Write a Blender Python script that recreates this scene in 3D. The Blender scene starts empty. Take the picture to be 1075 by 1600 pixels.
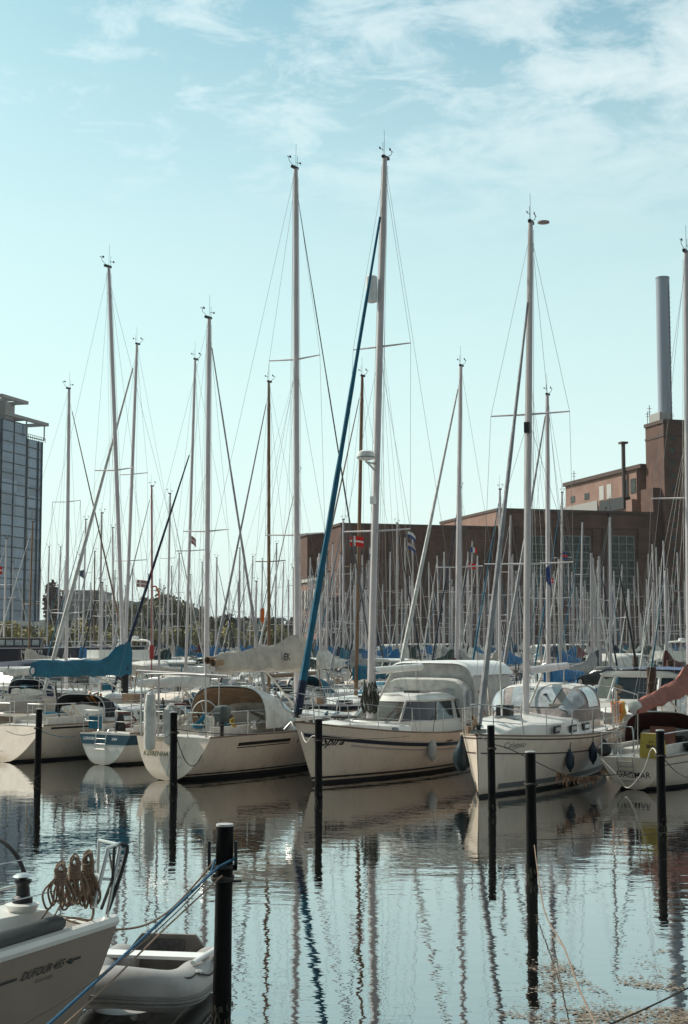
import bpy, math, random
from mathutils import Vector, Matrix, noise as mnoise
V = Vector
R = math.radians
scene = bpy.context.scene
random.seed(11)
H, FPX, HOR = 3.4, 2222.2, 1000.0          # eye height above the water, focal length in photo pixels, horizon row

# ------------------------------------------------------------------ camera
cam_data = bpy.data.cameras.new('camera')
cam_data.sensor_fit = 'VERTICAL'; cam_data.sensor_height = 36; cam_data.sensor_width = 24.19
cam_data.lens = 50; cam_data.clip_start = .1; cam_data.clip_end = 6000
camera = bpy.data.objects.new('camera', cam_data)
scene.collection.objects.link(camera)
camera.location = (0, 0, H)
PITCH = math.atan(200 / FPX)
camera.rotation_euler = (math.pi / 2 + PITCH, 0, 0)
scene.camera = camera

# ------------------------------------------------------------------ exposure
vs = scene.view_settings
vs.view_transform = 'Standard'; vs.look = 'None'; vs.exposure = 0.38; vs.gamma = 1

# ------------------------------------------------------------------ sun + sky
SUN = V((-.855, .52, 0)).normalized() * math.cos(R(44)) + V((0, 0, math.sin(R(44))))
sd = bpy.data.lights.new('sun', 'SUN'); sd.energy = 3.3; sd.angle = R(.6); sd.color = (1, .93, .84)
so = bpy.data.objects.new('sun', sd); scene.collection.objects.link(so)
so.rotation_euler = SUN.to_track_quat('Z', 'Y').to_euler()
world = bpy.data.worlds.new('World'); scene.world = world; world.use_nodes = True
nt = world.node_tree; nt.nodes.clear()
def N(t, ty, **kw):
    n = t.nodes.new(ty)
    for k, v in kw.items():
        if k in n.inputs.keys(): n.inputs[k].default_value = v
        else: setattr(n, k, v)
    return n
def mathn(t, op, a, b=None, c=None, clamp=False):
    n = t.nodes.new('ShaderNodeMath'); n.operation = op; n.use_clamp = clamp
    for i, s in enumerate((a, b, c)):
        if s is None: continue
        if isinstance(s, (int, float)): n.inputs[i].default_value = s
        else: t.links.new(s, n.inputs[i])
    return n.outputs[0]
def mixc(t, f, a, b, blend='MIX'):
    n = t.nodes.new('ShaderNodeMix'); n.data_type = 'RGBA'; n.blend_type = blend
    for idx, s in ((0, f), (6, a), (7, b)):
        if isinstance(s, (int, float)): n.inputs[idx].default_value = s
        elif isinstance(s, tuple): n.inputs[idx].default_value = (*s, 1)
        else: t.links.new(s, n.inputs[idx])
    return n.outputs[2]
def ramp(t, fac, stops):
    n = t.nodes.new('ShaderNodeValToRGB'); e = n.color_ramp.elements
    while len(e) < len(stops): e.new(.5)
    for i, (p, c) in enumerate(stops):
        e[i].position = p; e[i].color = (c, c, c, 1) if isinstance(c, (int, float)) else (*c, 1)
    t.links.new(fac, n.inputs[0]); return n.outputs[0]
sky = N(nt, 'ShaderNodeTexSky', sky_type='NISHITA', sun_disc=False)
sky.sun_elevation = R(44); sky.sun_rotation = math.atan2(SUN.x, SUN.y)
sky.altitude = 0; sky.air_density = 1.0; sky.dust_density = 2.2; sky.ozone_density = 1.0
tc = N(nt, 'ShaderNodeTexCoord'); sep = N(nt, 'ShaderNodeSeparateXYZ')
nt.links.new(tc.outputs['Generated'], sep.inputs[0])
zz = mathn(nt, 'MAXIMUM', sep.outputs[2], 0.0)
den = mathn(nt, 'ADD', zz, .06)
cmb = N(nt, 'ShaderNodeCombineXYZ')
nt.links.new(mathn(nt, 'DIVIDE', sep.outputs[0], den), cmb.inputs[0])
nt.links.new(mathn(nt, 'DIVIDE', sep.outputs[1], den), cmb.inputs[1])
mp = N(nt, 'ShaderNodeMapping'); mp.inputs['Rotation'].default_value = (0, 0, R(30)); mp.inputs['Scale'].default_value = (1.5, 1.5, 1)
mp.inputs['Location'].default_value = (0.3, 9.2, 0)
nt.links.new(cmb.outputs[0], mp.inputs[0])
n1 = N(nt, 'ShaderNodeTexNoise', Scale=.85, Detail=2.0, Roughness=.5); nt.links.new(mp.outputs[0], n1.inputs['Vector'])
n2 = N(nt, 'ShaderNodeTexNoise', Scale=4.2, Detail=9.0, Roughness=.66, Distortion=.35); nt.links.new(mp.outputs[0], n2.inputs['Vector'])
east = mathn(nt, 'MULTIPLY', mathn(nt, 'DIVIDE', sep.outputs[0], den), .20)          # the cloud bank thickens towards the east
cl = ramp(nt, mathn(nt, 'ADD', mathn(nt, 'ADD', mathn(nt, 'MULTIPLY', n2.outputs[0], .72), mathn(nt, 'MULTIPLY', n1.outputs[0], .28)), east), [(.47, 0), (.58, .55), (.74, .95)])
cl = mathn(nt, 'MULTIPLY', cl, ramp(nt, zz, [(.27, 0.05), (.37, 1)]))
veil = ramp(nt, zz, [(.0, .85), (.10, .78), (.27, .50), (.42, .05)])
tinted = mixc(nt, 1.0, sky.outputs[0], (.84, 1.17, .97), 'MULTIPLY')
hz = mixc(nt, veil, tinted, mixc(nt, ramp(nt, zz, [(.02, 0), (.20, 1)]), (6.4, 7.45, 7.35), (5.9, 7.4, 7.2)))
full0 = mixc(nt, mathn(nt, 'MULTIPLY', cl, .66), hz, (7.6, 8.2, 8.0))
away = ramp(nt, mathn(nt, 'MULTIPLY_ADD', sep.outputs[1], .5, .5), [(.0, .36), (.45, .46), (.78, 1)])       # sky dimmed behind the eye, added to lessen fill on the hulls
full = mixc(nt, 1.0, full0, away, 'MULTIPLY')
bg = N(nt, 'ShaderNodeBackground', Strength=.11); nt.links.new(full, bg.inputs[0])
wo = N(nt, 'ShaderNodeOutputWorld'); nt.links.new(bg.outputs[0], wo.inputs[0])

# ------------------------------------------------------------------ pixel -> place helpers
def P(px, py, Y):
    """the place at distance Y (metres north of the eye) seen at photo pixel (px, py)"""
    fx, fy, fz = 0, math.cos(PITCH), math.sin(PITCH)
    u = 800 - py; r = px - 537.5
    d = V((r, fy * FPX - fz * u, fz * FPX + fy * u))
    return V((0, 0, H)) + d * (Y / d.y)
def G(px, py, z=0):
    d = P(px, py, 100) - V((0, 0, H)); k = (z - H) / d.z
    return V((0, 0, H)) + d * k
U = V((.515, .857, 0)); W = V((.857, -.515, 0))      # along the boats / along the pontoons
def UW(u, w, z=0): p = U * u + W * w; p.z = z; return p
def col_at(px, u):                                   # the place in row u seen in photo column px
    k = (px - 537.5) / FPX; Y = u / (.515 * k + .857); return V((k * Y, Y, 0))

# ------------------------------------------------------------------ materials
MATS = {}
def mat(name, col, rough=.5, metal=0.0, var=.12, scale=6.0, bump=0.0, spec=.5, trans=0.0, stretch=(1, 1, 1), bscale=None, col2=None):
    if name in MATS: return MATS[name]
    m = bpy.data.materials.new(name); m.use_nodes = True; t = m.node_tree
    b = t.nodes['Principled BSDF']
    b.inputs['Roughness'].default_value = rough; b.inputs['Metallic'].default_value = metal
    b.inputs['Specular IOR Level'].default_value = spec
    tcn = N(t, 'ShaderNodeTexCoord'); mpn = N(t, 'ShaderNodeMapping'); mpn.inputs['Scale'].default_value = stretch
    t.links.new(tcn.outputs['Object'], mpn.inputs[0])
    no = N(t, 'ShaderNodeTexNoise', Scale=scale, Detail=5.0, Roughness=.6); t.links.new(mpn.outputs[0], no.inputs['Vector'])
    c2 = col2 if col2 else tuple(c * (1 - var * 2) for c in col)
    c1 = col if col2 else tuple(min(1, c * (1 + var * .5)) for c in col)
    f = ramp(t, no.outputs[0], [(.35, 0), (.68, 1)])
    t.links.new(mixc(t, f, c1, c2), b.inputs['Base Color'])
    if bump:
        nb = N(t, 'ShaderNodeTexNoise', Scale=bscale or scale * 2, Detail=4.0); t.links.new(mpn.outputs[0], nb.inputs['Vector'])
        bn = N(t, 'ShaderNodeBump', Strength=bump, Distance=.05); t.links.new(nb.outputs[0], bn.inputs['Height'])
        t.links.new(bn.outputs[0], b.inputs['Normal'])
    MATS[name] = m; return m
def gel(name, c, rough=.28):
    m = mat(name, c, rough, var=.05, scale=1.8); t = m.node_tree; b = t.nodes['Principled BSDF']
    src = b.inputs['Base Color'].links[0].from_socket; tcn = N(t, 'ShaderNodeTexCoord'); sp = N(t, 'ShaderNodeSeparateXYZ'); t.links.new(tcn.outputs['Object'], sp.inputs[0])
    mp_ = N(t, 'ShaderNodeMapping'); mp_.inputs['Scale'].default_value = (7, 7, .55); t.links.new(tcn.outputs['Object'], mp_.inputs[0])
    n_ = N(t, 'ShaderNodeTexNoise', Scale=1.6, Detail=6.0, Roughness=.7); t.links.new(mp_.outputs[0], n_.inputs['Vector'])
    streak = ramp(t, n_.outputs[0], [(.52, 0), (.75, .38)])                                    # rain streaks
    n3 = N(t, 'ShaderNodeTexNoise', Scale=2.5, Detail=5.0); t.links.new(tcn.outputs['Object'], n3.inputs['Vector'])
    hgt = mathn(t, 'ADD', sp.outputs[2], mathn(t, 'MULTIPLY', n3.outputs[0], .22))
    scum = ramp(t, hgt, [(.17, .55), (.36, 0)])                                                # stained waterline
    f = mathn(t, 'MAXIMUM', streak, scum)
    t.links.new(mixc(t, f, src, tuple(q * k for q, k in zip(c, (.55, .47, .36)))), b.inputs['Base Color'])
    t.links.new(ramp(t, n3.outputs[0], [(.3, rough * .8), (.7, min(1, rough * 1.7))]), b.inputs['Roughness'])
    return m
GEL = mat('gelcoat_white', (.74, .72, .68), .28, var=.05, scale=2.2)
GELC = gel('gelcoat_cream', (.80, .67, .56)); HULLW = gel('hull_white', (.70, .67, .62))
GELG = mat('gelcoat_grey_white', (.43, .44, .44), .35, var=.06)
DECK = mat('deck_nonskid', (.60, .57, .53), .6, var=.10, scale=9)
NAVY = mat('navy_paint', (.012, .02, .045), .3, var=.1)
TEALB = mat('teal_blue_paint', (.012, .07, .11), .35)
ANTI = mat('antifouling_dark', (.012, .014, .016), .7)
ANTB = mat('antifouling_blue', (.01, .03, .06), .7)
BLACK = mat('black_rubber', (.012, .012, .013), .55)
ALU = mat('anodised_aluminium', (.60, .545, .555), .5, .05, var=.08, stretch=(1, 1, .3), scale=4)
ALUD = mat('weathered_aluminium', (.50, .44, .44), .5, .05, var=.12, stretch=(1, 1, .3), scale=4)
WOODM = mat('varnished_spruce', (.20, .105, .055), .4, var=.2, stretch=(1, 1, .2))
DARKM = mat('dark_painted_mast', (.06, .045, .04), .5)
STEEL = mat('stainless_steel', (.55, .54, .53), .28, .85, var=.05)
WIRE = mat('rigging_wire', (.22, .22, .23), .4, .5, var=.05)
GLASS = mat('smoked_glass', (.015, .018, .022), .08, var=.1, spec=.8)
CLEARW = mat('clear_vinyl', (.42, .46, .48), .12, var=.22, scale=3, spec=.8)
TEAK = mat('teak', (.24, .155, .10), .7, var=.2, scale=10, stretch=(.3, 3, 1))
def cloth(n, c, r=.85): return mat(n, c, r, var=.14, scale=3.5, bump=.5, bscale=9)
BLUEC = cloth('blue_canvas', (.006, .112, .19)); BLUE2 = cloth('bright_blue_canvas', (.012, .14, .33))
NAVYC = cloth('navy_canvas', (.01, .02, .05)); CREAMC = cloth('cream_canvas', (.50, .44, .375))
WHITEC = cloth('white_canvas', (.66, .64, .60)); GREYC = cloth('grey_canvas', (.30, .30, .30))
MAROON = cloth('maroon_canvas', (.10, .022, .02)); RUSTC = cloth('faded_red_canvas', (.33, .115, .085))
GREENC = cloth('dark_green_canvas', (.012, .035, .03)); BLACKC = cloth('black_canvas', (.012, .012, .014))
TANC = cloth('tan_canvas', (.36, .235, .15)); YELC = cloth('yellow_canvas', (.52, .36, .07))
SAILW = cloth('sailcloth', (.60, .59, .57)); SAILG = cloth('grey_sailcloth', (.33, .32, .33))
ROPEB = mat('blue_rope', (.01, .10, .20), .8, bump=.6, scale=60); ROPET = mat('tan_rope', (.30, .20, .14), .85, bump=.6, scale=60)
ROPEW = mat('white_rope', (.60, .56, .50), .8, bump=.5, scale=60); ROPED = mat('dark_rope', (.045, .035, .03), .9)
PILE = mat('tarred_pile', (.006, .005, .006), .7, var=.3, scale=5, bump=.3, spec=.12, stretch=(1, 1, .4))
RUST = mat('rusty_steel', (.085, .042, .025), .8, var=.3, bump=.3)
PVC = mat('dinghy_hypalon', (.34, .315, .30), .45, var=.08, scale=4, bump=.08)
WOODP = mat('pontoon_planks', (.25, .21, .17), .8, var=.2, stretch=(8, .5, 1))
REDP = mat('red_paint', (.55, .03, .02), .5); ORANGE = mat('orange_plastic', (.65, .22, .03), .5)
WHITEP = mat('white_paint', (.78, .77, .75), .4, var=.04); BLUEP = mat('fender_blue', (.006, .022, .05), .4)
GREENT = mat('green_lettering', (.01, .06, .03), .5); GOLDT = mat('olive_lettering', (.10, .11, .04), .5)
GREYP = mat('grey_green_plastic', (.07, .09, .085), .5)

# ------------------------------------------------------------------ mesh builder
class MB:
    def __init__(s): s.v = []; s.f = []; s.m = []; s.mi = 0
    def add(s, vs, fs):
        o = len(s.v); s.v += [tuple(p) for p in vs]
        for f in fs: s.f.append([i + o for i in f]); s.m.append(s.mi)
    def box(s, c, d, rz=0, ax=None):
        c = V(c); hx, hy, hz = d[0] / 2, d[1] / 2, d[2] / 2
        M = ax if ax else Matrix.Rotation(rz, 3, 'Z')
        pts = [c + M @ V((x * hx, y * hy, z * hz)) for z in (-1, 1) for x, y in ((-1, -1), (1, -1), (1, 1), (-1, 1))]
        s.add(pts, [(3, 2, 1, 0), (4, 5, 6, 7), (0, 1, 5, 4), (1, 2, 6, 5), (2, 3, 7, 6), (3, 0, 4, 7)]); return s
    def prism(s, pts, z0, z1):
        n = len(pts); vs = [(p[0], p[1], z0) for p in pts] + [(p[0], p[1], z1) for p in pts]
        s.add(vs, [tuple(range(n))[::-1], tuple(range(n, 2 * n))] + [(i, (i + 1) % n, n + (i + 1) % n, n + i) for i in range(n)]); return s
    def tube(s, path, r, n=6, closed=False, cap=True, asp=1.0):
        path = [V(p) for p in path]
        if len(path) < 2: return s
        k = len(path); rr = r if isinstance(r, (list, tuple)) else [r] * k
        up = None; rings = []
        for i, p in enumerate(path):
            a = path[(i - 1) % k] if (i > 0 or closed) else p
            b = path[(i + 1) % k] if (i < k - 1 or closed) else p
            t = (b - a)
            t = t.normalized() if t.length > 1e-9 else V((0, 0, 1))
            if up is None:
                up = V((0, 0, 1)) if abs(t.z) < .9 else V((1, 0, 0))
            x = up - t * up.dot(t)
            if x.length < 1e-6: x = t.orthogonal()
            x.normalize(); up = x; y = t.cross(x)
            rings.append([p + (x * math.cos(q) * asp + y * math.sin(q)) * rr[i] for q in [2 * math.pi * j / n for j in range(n)]])
        vs = [q for g in rings for q in g]; fs = []
        for i in range(k if closed else k - 1):
            a, b = i * n, ((i + 1) % k) * n
            for j in range(n): fs.append((a + j, a + (j + 1) % n, b + (j + 1) % n, b + j))
        if cap and not closed: fs += [tuple(range(n))[::-1], tuple(range((k - 1) * n, k * n))]
        s.add(vs, fs); return s
    def loft(s, secs, closed=False, cap=False):
        n = len(secs[0]); vs = [q for g in secs for q in g]; fs = []
        for i in range(len(secs) - 1):
            for j in range(n if closed else n - 1):
                a, b = i * n + j, i * n + (j + 1) % n
                fs.append((a, b, b + n, a + n))
        if cap: fs += [tuple(range(n))[::-1], tuple(range((len(secs) - 1) * n, len(secs) * n))]
        s.add(vs, fs); return s
    def lathe(s, prof, c=(0, 0, 0), n=12, ax=None):
        c = V(c); M = ax or Matrix.Identity(3); secs = []
        for r, z in prof: secs.append([c + M @ V((r * math.cos(2 * math.pi * j / n), r * math.sin(2 * math.pi * j / n), z)) for j in range(n)])
        return s.loft(secs, closed=True, cap=True)
    def quad(s, *p): s.add(p, [tuple(range(len(p)))]); return s
    def build(s, name, m, parent=None, smooth=True, loc=None):
        me = bpy.data.meshes.new(name); me.from_pydata(s.v, [], s.f)
        for q in (m if isinstance(m, (list, tuple)) else [m]): me.materials.append(q)
        if any(s.m): me.polygons.foreach_set('material_index', s.m)
        if smooth and s.f:
            me.polygons.foreach_set('use_smooth', [True] * len(s.f)); me.set_sharp_from_angle(angle=.65)
        me.update()
        o = bpy.data.objects.new(name, me); scene.collection.objects.link(o)
        if parent: o.parent = parent
        if loc is not None: o.location = loc
        return o
def tag(o, label=None, cat=None, group=None, kind=None):
    for k, v in (('label', label), ('category', cat), ('group', group), ('kind', kind)):
        if v: o[k] = v
    return o
def empty(name, loc, rz=0, label=None, cat=None, group=None):
    o = bpy.data.objects.new(name, None); scene.collection.objects.link(o)
    o.location = loc; o.rotation_euler = (0, 0, rz); o.empty_display_size = .3
    return tag(o, label, cat, group)
def spline(pts, n=8):
    pts = [V(p) for p in pts]; out = []
    for i in range(len(pts) - 1):
        p0 = pts[max(i - 1, 0)]; p1 = pts[i]; p2 = pts[i + 1]; p3 = pts[min(i + 2, len(pts) - 1)]
        for j in range(n):
            t = j / n
            out.append(.5 * ((2 * p1) + (p2 - p0) * t + (2 * p0 - 5 * p1 + 4 * p2 - p3) * t * t + (3 * p1 - p0 - 3 * p2 + p3) * t ** 3))
    out.append(pts[-1]); return out
def sag(a, b, s, n=14):
    a, b = V(a), V(b); return [a.lerp(b, i / n) - V((0, 0, s * 4 * (i / n) * (1 - i / n))) for i in range(n + 1)]
_tx = {}
def text_mesh(s, size, shear=0.0, bold=0.0):
    c = bpy.data.curves.new('t', 'FONT'); c.body = s; c.size = size; c.shear = shear; c.offset = bold
    c.align_x = 'CENTER'; c.align_y = 'CENTER'; c.resolution_u = 3
    o = bpy.data.objects.new('t', c); scene.collection.objects.link(o)
    dg = bpy.context.evaluated_depsgraph_get()
    me = bpy.data.meshes.new_from_object(o.evaluated_get(dg))
    vs = [v.co.copy() for v in me.vertices]; fs = [tuple(p.vertices) for p in me.polygons]
    bpy.data.objects.remove(o); bpy.data.meshes.remove(me); bpy.data.curves.remove(c)
    return vs, fs
# ================================================================== SETTING
# water: one sheet
wm = bpy.data.materials.new('harbour_water'); wm.use_nodes = True; t = wm.node_tree; b = t.nodes['Principled BSDF']
b.inputs['Base Color'].default_value = (.010, .011, .010, 1); b.inputs['Roughness'].default_value = .6; b.inputs['Specular IOR Level'].default_value = 0
gl = N(t, 'ShaderNodeBsdfGlossy', Roughness=.012); gl.inputs['Color'].default_value = (.93, .93, .92, 1)
lw = N(t, 'ShaderNodeLayerWeight', Blend=.5)
ms = N(t, 'ShaderNodeMixShader'); t.links.new(mathn(t, 'MULTIPLY', mathn(t, 'POWER', lw.outputs['Facing'], 1.6), .93), ms.inputs[0])
t.links.new(b.outputs[0], ms.inputs[1]); t.links.new(gl.outputs[0], ms.inputs[2]); t.links.new(ms.outputs[0], t.nodes['Material Output'].inputs[0])
tcn = N(t, 'ShaderNodeTexCoord')
def wave(scale, sc, rot, det=2.0, rough=.5):
    m_ = N(t, 'ShaderNodeMapping'); m_.inputs['Scale'].default_value = sc; m_.inputs['Rotation'].default_value = (0, 0, rot)
    t.links.new(tcn.outputs['Object'], m_.inputs[0])
    n_ = N(t, 'ShaderNodeTexNoise', Scale=scale, Detail=det, Roughness=rough); t.links.new(m_.outputs[0], n_.inputs['Vector'])
    return n_.outputs[0]
big = wave(.10, (1, 1.6, 1), .3)
patch = ramp(t, big, [(.38, .25), (.62, 1.0)])
h1 = mathn(t, 'MULTIPLY', wave(1.5, (.8, 1.5, 1), .15, 3.0, .55), .0058)
h2 = mathn(t, 'MULTIPLY', mathn(t, 'MULTIPLY', wave(6.5, (.8, 1.4, 1), -.2, 2.0), .0010), patch)
bn = N(t, 'ShaderNodeBump', Strength=1.0, Distance=1.0)
t.links.new(mathn(t, 'ADD', h1, h2), bn.inputs['Height']); t.links.new(bn.outputs[0], b.inputs['Normal']); t.links.new(bn.outputs[0], gl.inputs['Normal'])
g = MB(); g.quad((-1500, -60, 0), (1500, -60, 0), (1500, 2600, 0), (-1500, 2600, 0))
tag(g.build('water', wm, smooth=False), kind='structure')
# land beyond the harbour
GROUND = mat('ground', (.13, .12, .095), .95, var=.25, scale=.2)
QUAY = mat('quay_concrete', (.30, .28, .26), .85, var=.2, scale=.5)
g = MB()
g.prism([(-1500, 205), (-62, 205), (-20, 212), (-4, 219), (60, 224), (1500, 240), (1500, 2600), (-1500, 2600)], -1, 1.35)
tag(g.build('land', GROUND, smooth=False), kind='structure')
g = MB(); g.prism([(-1500, 204.4), (-62, 204.4), (-20, 211.4), (-4, 218.4), (60, 223.4), (1500, 239.4), (1500, 239.9), (60, 223.9), (-4, 218.9), (-20, 211.9), (-62, 204.9), (-1500, 204.9)], -1, 1.6)
tag(g.build('quay_edge', QUAY, smooth=False), kind='structure')
HILL = mat('far_hill', (.06, .07, .05), 1, var=.2, scale=.02)
g = MB(); secs = []
for i in range(81):
    x = -900 + i * 22.5; h = 9 + 8 * mnoise.noise(V((x * .006, 3, 0))) + (24 * math.exp(-((x + 178) / 55) ** 2))
    secs.append([(x, 1150, 0), (x, 1180, max(3, h) + 1.35 * 2), (x, 1400, 0)])
g.loft(secs); tag(g.build('hills', HILL), kind='structure')

# ------------------------------------------------------------------ brick power station
def brickmat(name, c1, c2):
    m = bpy.data.materials.new(name); m.use_nodes = True; t = m.node_tree; b = t.nodes['Principled BSDF']; b.inputs['Roughness'].default_value = .9
    tcn = N(t, 'ShaderNodeTexCoord')
    n_ = N(t, 'ShaderNodeTexNoise', Scale=.25, Detail=6.0, Roughness=.65); t.links.new(tcn.outputs['Object'], n_.inputs['Vector'])
    m_ = N(t, 'ShaderNodeMapping'); m_.inputs['Scale'].default_value = (.8, .8, 7); t.links.new(tcn.outputs['Object'], m_.inputs[0])
    n2_ = N(t, 'ShaderNodeTexNoise', Scale=1.4, Detail=3.0); t.links.new(m_.outputs[0], n2_.inputs['Vector'])
    f = mathn(t, 'ADD', mathn(t, 'MULTIPLY', n_.outputs[0], .6), mathn(t, 'MULTIPLY', n2_.outputs[0], .4))
    t.links.new(mixc(t, ramp(t, f, [(.41, 0), (.58, 1)]), c1, c2), b.inputs['Base Color'])
    return m
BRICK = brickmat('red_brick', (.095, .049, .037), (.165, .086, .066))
BRICK_LIT = brickmat('sunlit_red_brick', (.27, .155, .12), (.34, .21, .165))  # lit copy of the red brick, sunlight put into its colour
COP = mat('coping_stone', (.10, .06, .05), .8); WFR = mat('window_frame_steel', (.33, .34, .31), .6)
PANE = mat('dusty_window_glass', (.05, .06, .05), .25, var=.4, scale=.7, spec=.6)
PANEL = mat('pale_window_panel', (.55, .54, .50), .5)
fr = V((.962, .272, 0)); bk = V((-.272, .962, 0)); P0 = V((25.1, 230, 0))
ROTB = math.atan2(fr.y, fr.x)
def bl(s, q, z): return V((s, q, z))                 # local frame of the station (x along the front, y away)
def zat(y, Y): return H + (HOR - y) * Y / FPX
st = empty('power_station', P0, ROTB, 'long dark brick power station with tall gridded windows behind the masts', 'building')
def block(name, s0, s1, q0, q1, z0, z1, m=BRICK, par=None):
    return MB().box(((s0 + s1) / 2, (q0 + q1) / 2, (z0 + z1) / 2), (s1 - s0, q1 - q0, z1 - z0)).build(name, m, par or st, smooth=False)
block('main_hall', 0, 28.2, 0, 27.7, 1.3, 24.3)
# piers and panels on the front of the hall, each bay holding one tall window
g = MB()
for a, c_ in ((0, 1.6), (28.2 - 3.4, 28.2 - .3)):
    g.box(((a + c_) / 2, -.15, 12.3), (c_ - a, .3, 22))
g.box((14.0, -.16, 22.9), (28.0, .32, 2.2)); g.box((14, -.12, 4.2), (28, .24, 5.4))
for x in (8.9, 17.2): g.box((x, -.13, 12.3), (1.3, .26, 18.8))
g.build('brick_pier', BRICK, st, smooth=False)
wins = []
for pa, pb in ((819, 857), (881, 922), (955, 991)):
    def s_of(px):
        k = (px - 537.5) / FPX; return (k * P0.y - P0.x) / (fr.x - k * fr.y)
    sa, sb = s_of(pa), s_of(pb); Ym = (P0 + fr * (sa + sb) / 2).y
    z1, z0 = zat(838, Ym), zat(938, Ym); wins.append((sa, sb, z0, z1))
for sa, sb, z0, z1 in wins:
    w = MB().box(((sa + sb) / 2, .0, (z0 + z1) / 2), (sb - sa, .12, z1 - z0)).build('window', PANE, st, smooth=False)
    g = MB()
    for i in range(4): x = sa + (sb - sa) * i / 3; g.box((x, -.08, (z0 + z1) / 2), (.12, .14, z1 - z0 + .1))
    for i in range(9): z = z0 + (z1 - z0) * i / 8; g.box(((sa + sb) / 2, -.085, z), (sb - sa + .1, .13, .10))
    g.build('glazing_bars', WFR, w, smooth=False)
    g = MB(); e = .55; cx, cz, wx, wz = (sa + sb) / 2, (z0 + z1) / 2, sb - sa + 2.4, z1 - z0 + 3.0
    for sx in (-1, 1): g.box((cx + sx * wx / 2, -.1, cz), (e, .22, wz))
    g.box((cx, -.11, cz + wz / 2), (wx + e, .2, e)); g.build('brick_surround', COP, w, smooth=False)
g = MB()
for i in range(7):
    for x in (3.9, 13, 21.8): MB().box((x + (i - 3) * .55, -.25, 4.6), (.3, .1, 2.2)).build('lower_window', PANE, st, smooth=False)
block('parapet', -.25, 28.3, -.25, 27.9, 24.3, 24.75, COP)
# roof storey behind, with the sunlit left face
block('roof_storey', 27.5, 40, 7, 38, 24.75, 27.6, BRICK_LIT)
block('upper_storey', 29.1, 40, 8.2, 37.5, 27.6, 33.0, BRICK_LIT)
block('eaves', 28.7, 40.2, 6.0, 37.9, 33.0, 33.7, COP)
for i in (0, 1, 3, 4, 6, 8): MB().box((29.08, 9.4 + i * 3.1, 30.2), (.12, 1.9, 2.6 if i < 5 else 1.2)).build('upper_window', PANEL if i in (1, 3, 4) else PANE, st, smooth=False)
RAILM = mat('grey_louvre', (.42, .40, .38), .6, stretch=(1, 12, 1))
block('louvre_screen', 27.25, 27.45, 20, 35, 25.0, 28.6, RAILM); block('plant_box', 27.2, 28.5, 9.5, 19, 26.2, 28.3, mat('dark_plant_box', (.03, .03, .035), .6))
g = MB().tube([(28.6, 12, 27), (28.6, 12, 38.0)], .36, 8); g.box((28.6, 12, 38.1), (1.3, 1.3, .35)); g.build('flue', mat('flue_metal', (.10, .075, .07), .7), st)
# tower
block('tower', 29.7, 42.6, -.6, 5.8, 1.3, 39.9)
block('tower_coping', 29.5, 42.8, -.8, 6.0, 39.9, 40.5, COP)
block('tower_band', 29.6, 42.7, -.75, 5.9, 37.6, 37.95, COP)
block('tower_recess', 28.2, 29.7, .7, 5, 1.3, 29.0)
block('tower_hut', 29.9, 32.0, 1, 4.6, 40.5, 42.0, RAILM)
for i in range(14): MB().box((31.3, -.62, 10 + i * 2.1), (.85, .1, .85)).build('tower_window', PANE, st, smooth=False)
MB().box((37.6, -.64, 22), (3.2, .14, 15)).build('tower_window', PANE, st, smooth=False)
for x in (35.3, 39.9): MB().box((x, -.72, 20), (.5, .24, 24)).build('tower_pier', COP, st, smooth=False)
# left wing set back, and the further wing
block('left_wing', -26.4, 0, .6, 8.6, 1.3, 21.4); block('side_wall', -.12, 0, 0, 27.7, 21.9, 24.3, BRICK_LIT)  # side_wall: thin slab on the hall's side, sunlight painted in by the lighter brick
block('left_wing_parapet', -26.6, -.13, .4, 8.8, 21.4, 21.8, COP); block('rear_wing', -24, -.2, 8.7, 27, 1.3, 21.3)
block('far_wing', -27.8, -24.2, 16.6, 24, 1.3, 20.9)
block('far_wing_parapet', -28.0, -24.1, 16.4, 24.1, 20.9, 21.3, COP)
for x in (-24.5, -18.5, -12.5, -6.5): MB().box((x, .52, 11.5), (.6, .2, 18.4)).build('brick_pier', COP, st, smooth=False)
# low annexe with white pilasters on its sunlit side
o = P(500, 1000, 222.5); o.z = 0
o.z = 0
an = empty('brick_annexe', o, ROTB, 'low sunlit brick annexe with a row of white pilasters left of the power station', 'building')
block('wall', 0, 1.2, 0, 14.5, 1.3, 12.7, BRICK_LIT, an); block('cornice', -.25, 1.3, -.25, 14.7, 12.7, 13.2, PANEL, an)
for i in range(7):
    MB().box((-.08, 1.2 + i * 1.95, 9.9), (.16, .9, 3.0)).build('pilaster', PANEL, an, smooth=False)
    MB().box((-.05, 1.2 + i * 1.95, 6.6), (.1, .8, .8)).build('window', PANEL, an, smooth=False); MB().box((-.05, 1.2 + i * 1.95, 4.9), (.1, .8, .5)).build('window', PANEL, an, smooth=False); block('canopy', -1.0, 0, 0, 14.5, 3.0, 3.5, PANEL, an)
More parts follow.
